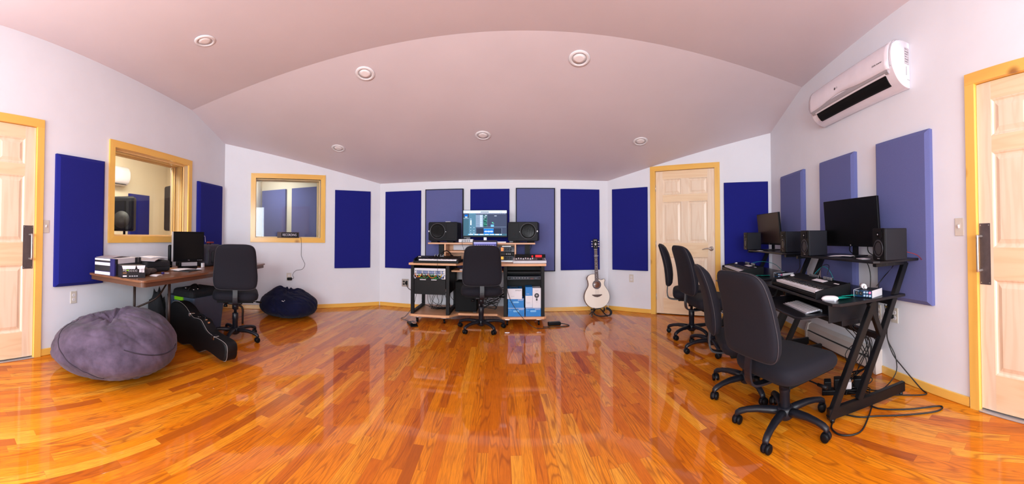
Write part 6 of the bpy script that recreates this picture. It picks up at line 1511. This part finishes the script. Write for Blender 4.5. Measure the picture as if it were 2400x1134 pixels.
# flat black box below the nearest seat
root = empty('audio_box', RP(-1.95, 0.80, 0.0), WR('R') + radians(8), 'x', 'box') if False else None

# baseboard heater on the right wall
root = empty('baseboard_heater', RP(-2.775, 0.0, 0.0), WR('R'), 'long pale baseboard heater on the right wall behind the desks', 'heater')
m = MB('heater', 'slot'); L2 = 0.565
m.prism([(-0.001, 0.018), (-0.065, 0.018), (-0.07, 0.035), (-0.07, 0.10), (-0.055, 0.12), (-0.05, 0.165), (-0.02, 0.185), (-0.001, 0.185)], 'X', -L2, L2, 0); m.b2((-L2 + 0.03, -0.0715, 0.112), (L2 - 0.03, -0.056, 0.118), 1); m.b2((-L2 + 0.03, -0.068, 0.020), (L2 - 0.03, -0.0655, 0.03), 1); m.build('heater_casing', root)
for sx in (-1, 1):
    m = MB('heater'); m.prism([(-0.001, 0.003), (-0.07, 0.003), (-0.074, 0.03), (-0.074, 0.105), (-0.052, 0.185), (-0.02, 0.19), (-0.001, 0.19)], 'X', sx * L2 - 0.02, sx * L2 + 0.02, bev=0.003); m.build('end_cap', root)

# wall mounted air conditioner
def aircon():
    root = empty('air_conditioner', RP(-2.405, 0.0, 2.165), WR('R'), 'white wall-mounted air conditioner on the right wall above the panels', 'air conditioner')
    L_ = 1.16; hL = L_ / 2
    body = [(-0.001, 0.0), (-0.06, 0.0), (-0.12, 0.028), (-0.165, 0.085), (-0.185, 0.14), (-0.19, 0.22), (-0.165, 0.285), (-0.11, 0.315), (-0.05, 0.325), (-0.001, 0.325)]
    bp = [(p.x, p.y) for p in smooth([(y, z, 0) for y, z in body], 4)]
    m = MB('acw'); m.prism(bp, 'X', -hL, hL, 0, smooth=True, bev=0.012); m.build('housing', root)
    # front panel: separate shell with curved lower edge bulging up in the middle
    m = MB('acw'); fp = [(-0.198, 0.115), (-0.202, 0.15), (-0.203, 0.21), (-0.190, 0.262), (-0.165, 0.298), (-0.13, 0.318)]
    n = 30; rings = []
    for i in range(n + 1):
        x = -hL + 0.012 + (L_ - 0.04) * i / n; u = i / n
        cut = 0.030 * math.exp(-((u - 0.42) / 0.20) ** 2)
        fr = [(y, z) for y, z in fp]; fr[0] = (-0.192, 0.105 + cut); fr[1] = (-0.203, 0.135 + cut * 0.9)
        ring = [Vector((x, y, z)) for y, z in fr] + [Vector((x, y + 0.012, z - 0.004)) for y, z in fr[::-1]]
        rings.append(ring)
    m.loft(rings, 0); m.build('front_panel', root)
    m = MB('silver'); m.prism([(-0.168, 0.075), (-0.182, 0.09), (-0.186, 0.12), (-0.176, 0.125), (-0.16, 0.085)], 'X', -hL + 0.03, hL - 0.05, 0); m.build('trim_strip', root)
    m = MB('blkm'); m.prism([(-0.168, 0.075), (-0.152, 0.046), (-0.122, 0.018), (-0.105, 0.015), (-0.12, 0.07)], 'X', -hL + 0.10, hL - 0.09, 0); m.build('air_outlet', root)
    m = MB('acw'); m.prism([(-0.178, 0.082), (-0.170, 0.074), (-0.152, 0.074), (-0.150, 0.080), (-0.17, 0.090)], 'X', -hL + 0.09, hL - 0.085, 0); m.build('louver', root)
    for k in range(4):
        m = MB('acw'); x = -hL + 0.28 + k * 0.21; m.prism([(-0.155, 0.073), (-0.145, 0.050), (-0.138, 0.056), (-0.146, 0.078)], 'X', x - 0.003, x + 0.003); m.build('louver_clip', root)
    # coloured end seam and end label
    m = MB('silver'); pts = [(hL - 0.004, y * 1.012, z) for y, z in [(-0.19, 0.108), (-0.203, 0.15), (-0.203, 0.21), (-0.188, 0.262), (-0.155, 0.302), (-0.11, 0.318)]]; m.tube(pts, 0.0035, 8, sub=4); m.build('end_seam', root)
    m = MB('paperg', 'cardw', 'slot')
    X_ = hL + 0.0126
    def q(y0, y1, z0, z1, k, l=0): m.quad([(X_ + l * 0.0003, y0, z0), (X_ + l * 0.0003, y1, z0), (X_ + l * 0.0003, y1, z1), (X_ + l * 0.0003, y0, z1)], k)
    X_ = hL + 0.0008
    q(-0.06, -0.015, 0.165, 0.285, 0)
    for k in range(12): q(-0.056, -0.02 - 0.01 * (k % 3), 0.172 + k * 0.009, 0.175 + k * 0.009, 2 if k % 2 else 1, 1)
    m.build('rating_label', root)
    m = MB('mixg'); m.quad([(X_, -0.045, 0.085), (X_, -0.04, 0.085), (X_, -0.04, 0.15), (X_, -0.045, 0.15)]); m.b2((X_ - 0.0005, -0.035, 0.055), (X_ + 0.0003, -0.01, 0.058)); m.build('end_print', root)
    m = MB('slot'); m.lathe([(0.011, 0), (0.0105, -0.0006)], (-0.115, -0.2035, 0.175), 'Y', 18); m.build('maker_logo', root)
    text('LG', 0.020, 'mixg', 'maker_mark', root, (-0.085, -0.2042, 0.175), (pi / 2, 0, 0), 0.0003)
    text('DUAL Inverter', 0.018, 'slot', 'model_print', root, (hL - 0.14, -0.2040, 0.165), (pi / 2, 0, 0), 0.0003)
aircon()

# ---------------------------------------------------------------- acoustic guitar on a stand
def guitar():
    root = empty('acoustic_guitar', (1.205, 5.02, 0.0), 0, 'pale cutaway acoustic guitar standing against the back wall corner', 'guitar')
    lean = radians(-7)
    z0 = 0.085
    R_ = Matrix.Translation((0, 0, z0)) @ Matrix.Rotation(lean, 4, 'X')
    # right (bass is left) profile, x>0 is the cutaway side
    Lp = [(0.0, 0.0), (-0.07, 0.008), (-0.135, 0.045), (-0.178, 0.11), (-0.186, 0.175), (-0.168, 0.24), (-0.136, 0.295), (-0.122, 0.335), (-0.128, 0.385), (-0.138, 0.42), (-0.128, 0.455), (-0.095, 0.478), (-0.05, 0.485), (-0.02, 0.484)]
    Rp = [(0.02, 0.455), (0.028, 0.425), (0.045, 0.405), (0.075, 0.402), (0.105, 0.412), (0.118, 0.408), (0.122, 0.39), (0.112, 0.36), (0.114, 0.325), (0.138, 0.285), (0.17, 0.235), (0.186, 0.175), (0.178, 0.11), (0.135, 0.045), (0.07, 0.008), (0.0, 0.0)]
    sl = [(p.x, p.y) for p in smooth([(x, z, 0) for x, z in Lp], 4)]; sr = [(p.x, p.y) for p in smooth([(x, z, 0) for x, z in Rp], 4)]
    ol = sl + sr[:-1]
    D_ = 0.09
    m = MB('gside'); m.loft([[(x, -D_ / 2 + 0.004, z) for x, z in ol], [(x, D_ / 2, z) for x, z in ol]], 0, smooth=True); b = m.build('body', root)
    m = MB('spruce'); m.loft([[(x * 0.992, -D_ / 2 - 0.001, 0.001 + z * 0.997) for x, z in ol], [(x * 0.992, -D_ / 2 + 0.004, 0.001 + z * 0.997) for x, z in ol]], 0, smooth=False); sb = m.build('soundboard', root)
    m = MB('slot'); m.tube([Vector((x * 0.994, -D_ / 2 - 0.0012, 0.001 + z * 0.998)) for x, z in ol], 0.0022, 5, closed=True); e_ = m.build('binding', sb)
    yf = -D_ / 2 - 0.001; hx, hz = 0.0, 0.335
    m = MB('rosette', 'slot', 'spruce'); m.lathe([(0.064, 0.0), (0.063, -0.001), (0.048, -0.001)], (hx, yf, hz), 'Y', 36, 1); m.lathe([(0.060, -0.001), (0.059, -0.0014), (0.052, -0.0014)], (hx, yf, hz), 'Y', 36, 0); m.build('rosette', root)
    m = MB('gside'); m.lathe([(0.046, -0.001), (0.045, -0.0016), (0.001, -0.0016)], (hx, yf, hz), 'Y', 32); m.build('sound_hole', root)
    m = MB('fret'); m.prism([(-0.075, 0.195), (0.075, 0.195), (0.07, 0.185), (0.035, 0.165), (0, 0.158), (-0.035, 0.165), (-0.07, 0.185)], 'Y', yf - 0.008, yf, bev=0.002); m.build('bridge', root)
    # neck, fretboard, headstock
    m = MB('gside'); rings = [[(x * w, yy, z) for x, yy in ((-1, yf + 0.0), (1, yf + 0.0), (0.8, yf + 0.016), (-0.8, yf + 0.016))] for w, z in ((0.028, 0.38), (0.0265, 0.48), (0.022, 0.84))]; m.loft(rings, 0, smooth=False); m.build('neck', root)
    m = MB('fret', 'inlay', 'silver'); rings = [[(x * w, yy, z) for x, yy in ((-1, yf - 0.007), (1, yf - 0.007), (1, yf), (-1, yf))] for w, z in ((0.028, 0.375), (0.0215, 0.84))]; m.loft(rings, 0, smooth=False)
    zn, zs = 0.84, 0.19; sc = zn - zs
    zf = [zn - sc * (1 - 2 ** (-k / 12)) for k in range(22)]
    for k, z in enumerate(zf):
        if z > 0.38: w = 0.0215 + (0.84 - z) / 0.465 * 0.0065; m.b2((-w, yf - 0.0082, z - 0.0012), (w, yf - 0.007, z + 0.0012), 2)
    for k in (3, 5, 7, 9, 12, 15, 17):
        z = (zf[k] + zf[k - 1]) / 2
        for dx in ((0,) if k != 12 else (-0.008, 0.008)): m.b2((dx - 0.0035, yf - 0.0078, z - 0.0035), (dx + 0.0035, yf - 0.0070, z + 0.0035), 1)
    m.build('fretboard', root)
    m = MB('blk', 'inlay'); m.prism([(-0.024, 0.842), (0.024, 0.842), (0.035, 0.87), (0.037, 0.985), (0.012, 1.0), (0, 0.992), (-0.012, 1.0), (-0.037, 0.985), (-0.035, 0.87)], 'Y', yf - 0.002, yf + 0.014, 0); m.b2((-0.022, yf - 0.0027, 0.972), (0.022, yf - 0.002, 0.979), 1)
    m.prism([(0, 0.895), (0.014, 0.918), (0.006, 0.925), (0, 0.945), (-0.006, 0.925), (-0.014, 0.918)], 'Y', yf - 0.0027, yf - 0.002, 1); m.b2((-0.024, yf - 0.006, 0.838), (0.024, yf, 0.844), 1); m.build('headstock', root)
    for sx in (-1, 1):
        for k in range(3):
            m = MB('chrome'); z = 0.885 + k * 0.036; m.cyl((sx * 0.034, yf + 0.006, z), (sx * 0.047, yf + 0.006, z), 0.003, n=8); m.box((sx * 0.051, yf + 0.006, z), (0.011, 0.006, 0.016), bev=0.002); m.cyl((sx * 0.02, yf - 0.008, z), (sx * 0.02, yf, z), 0.0035, n=8); m.build('tuning_peg', root)
    m = MB('silver')
    for k in range(6): u = (k - 2.5) / 2.5; m.tube([(u * 0.026, yf - 0.010, 0.185), (u * 0.0185, yf - 0.0095, 0.842), (math.copysign(0.02, u), yf - 0.006, 0.885 + (2 - abs(k - 2.5) + 0.5) * 0.036 * 0.9)], 0.00045, 4)
    m.build('strings', root)
    for ch in root.children: ch.matrix_local = R_
    m = MB('silver'); m.b2((-0.030, yf - 0.018, 0.742), (0.034, yf - 0.008, 0.750), bev=0.002); m.b2((0.026, yf - 0.016, 0.744), (0.032, yf + 0.03, 0.750)); m.b2((-0.01, yf + 0.022, 0.742), (0.032, yf + 0.032, 0.752))
    cap = m.build('guitar_capo', None); cap.matrix_world = Matrix.Translation((1.205, 5.02, 0)) @ R_; tag(cap, 'silver capo clamped on the guitar neck', 'capo')
    return root
guitar()
root = empty('guitar_stand', (1.205, 5.00, 0), 0, 'low black guitar stand under the pale acoustic guitar', 'guitar stand')
for sx in (-1, 1):
    m = MB('blks'); m.tube([(sx * 0.075, -0.12, 0.105), (sx * 0.075, -0.115, 0.068), (sx * 0.075, 0.0, 0.055), (sx * 0.07, 0.10, 0.06)], 0.0075, 8, sub=3); m.tube([(sx * 0.07, 0.02, 0.055), (sx * 0.10, -0.10, 0.012), (sx * 0.115, -0.15, 0.012)], 0.008, 8, sub=3); m.build('stand_arm', root)
    m = MB('rubber'); m.cyl((sx * 0.075, -0.12, 0.085), (sx * 0.075, -0.12, 0.118), 0.012, n=12); m.build('rubber_tip', root)
m = MB('blks'); m.tube([(-0.07, 0.10, 0.06), (0, 0.12, 0.05), (0.07, 0.10, 0.06)], 0.0075, 8, sub=3); m.tube([(0, 0.12, 0.05), (0, 0.17, 0.012)], 0.008, 8); m.build('rear_leg', root)
m = MB('bagk'); m.tube([(-0.14, -0.10, 0.035), (-0.10, -0.11, 0.07), (-0.06, -0.13, 0.03), (0.0, -0.16, 0.016), (0.08, -0.17, 0.02), (0.15, -0.13, 0.02), (0.175, -0.08, 0.05), (0.15, -0.06, 0.085), (0.11, -0.05, 0.10)], 0.017, 8, sub=5, flat=0.35); tag(m.build('guitar_strap', None, (1.205, 4.97, 0.0)), 'black guitar strap heaped on the stand below the guitar', 'strap')
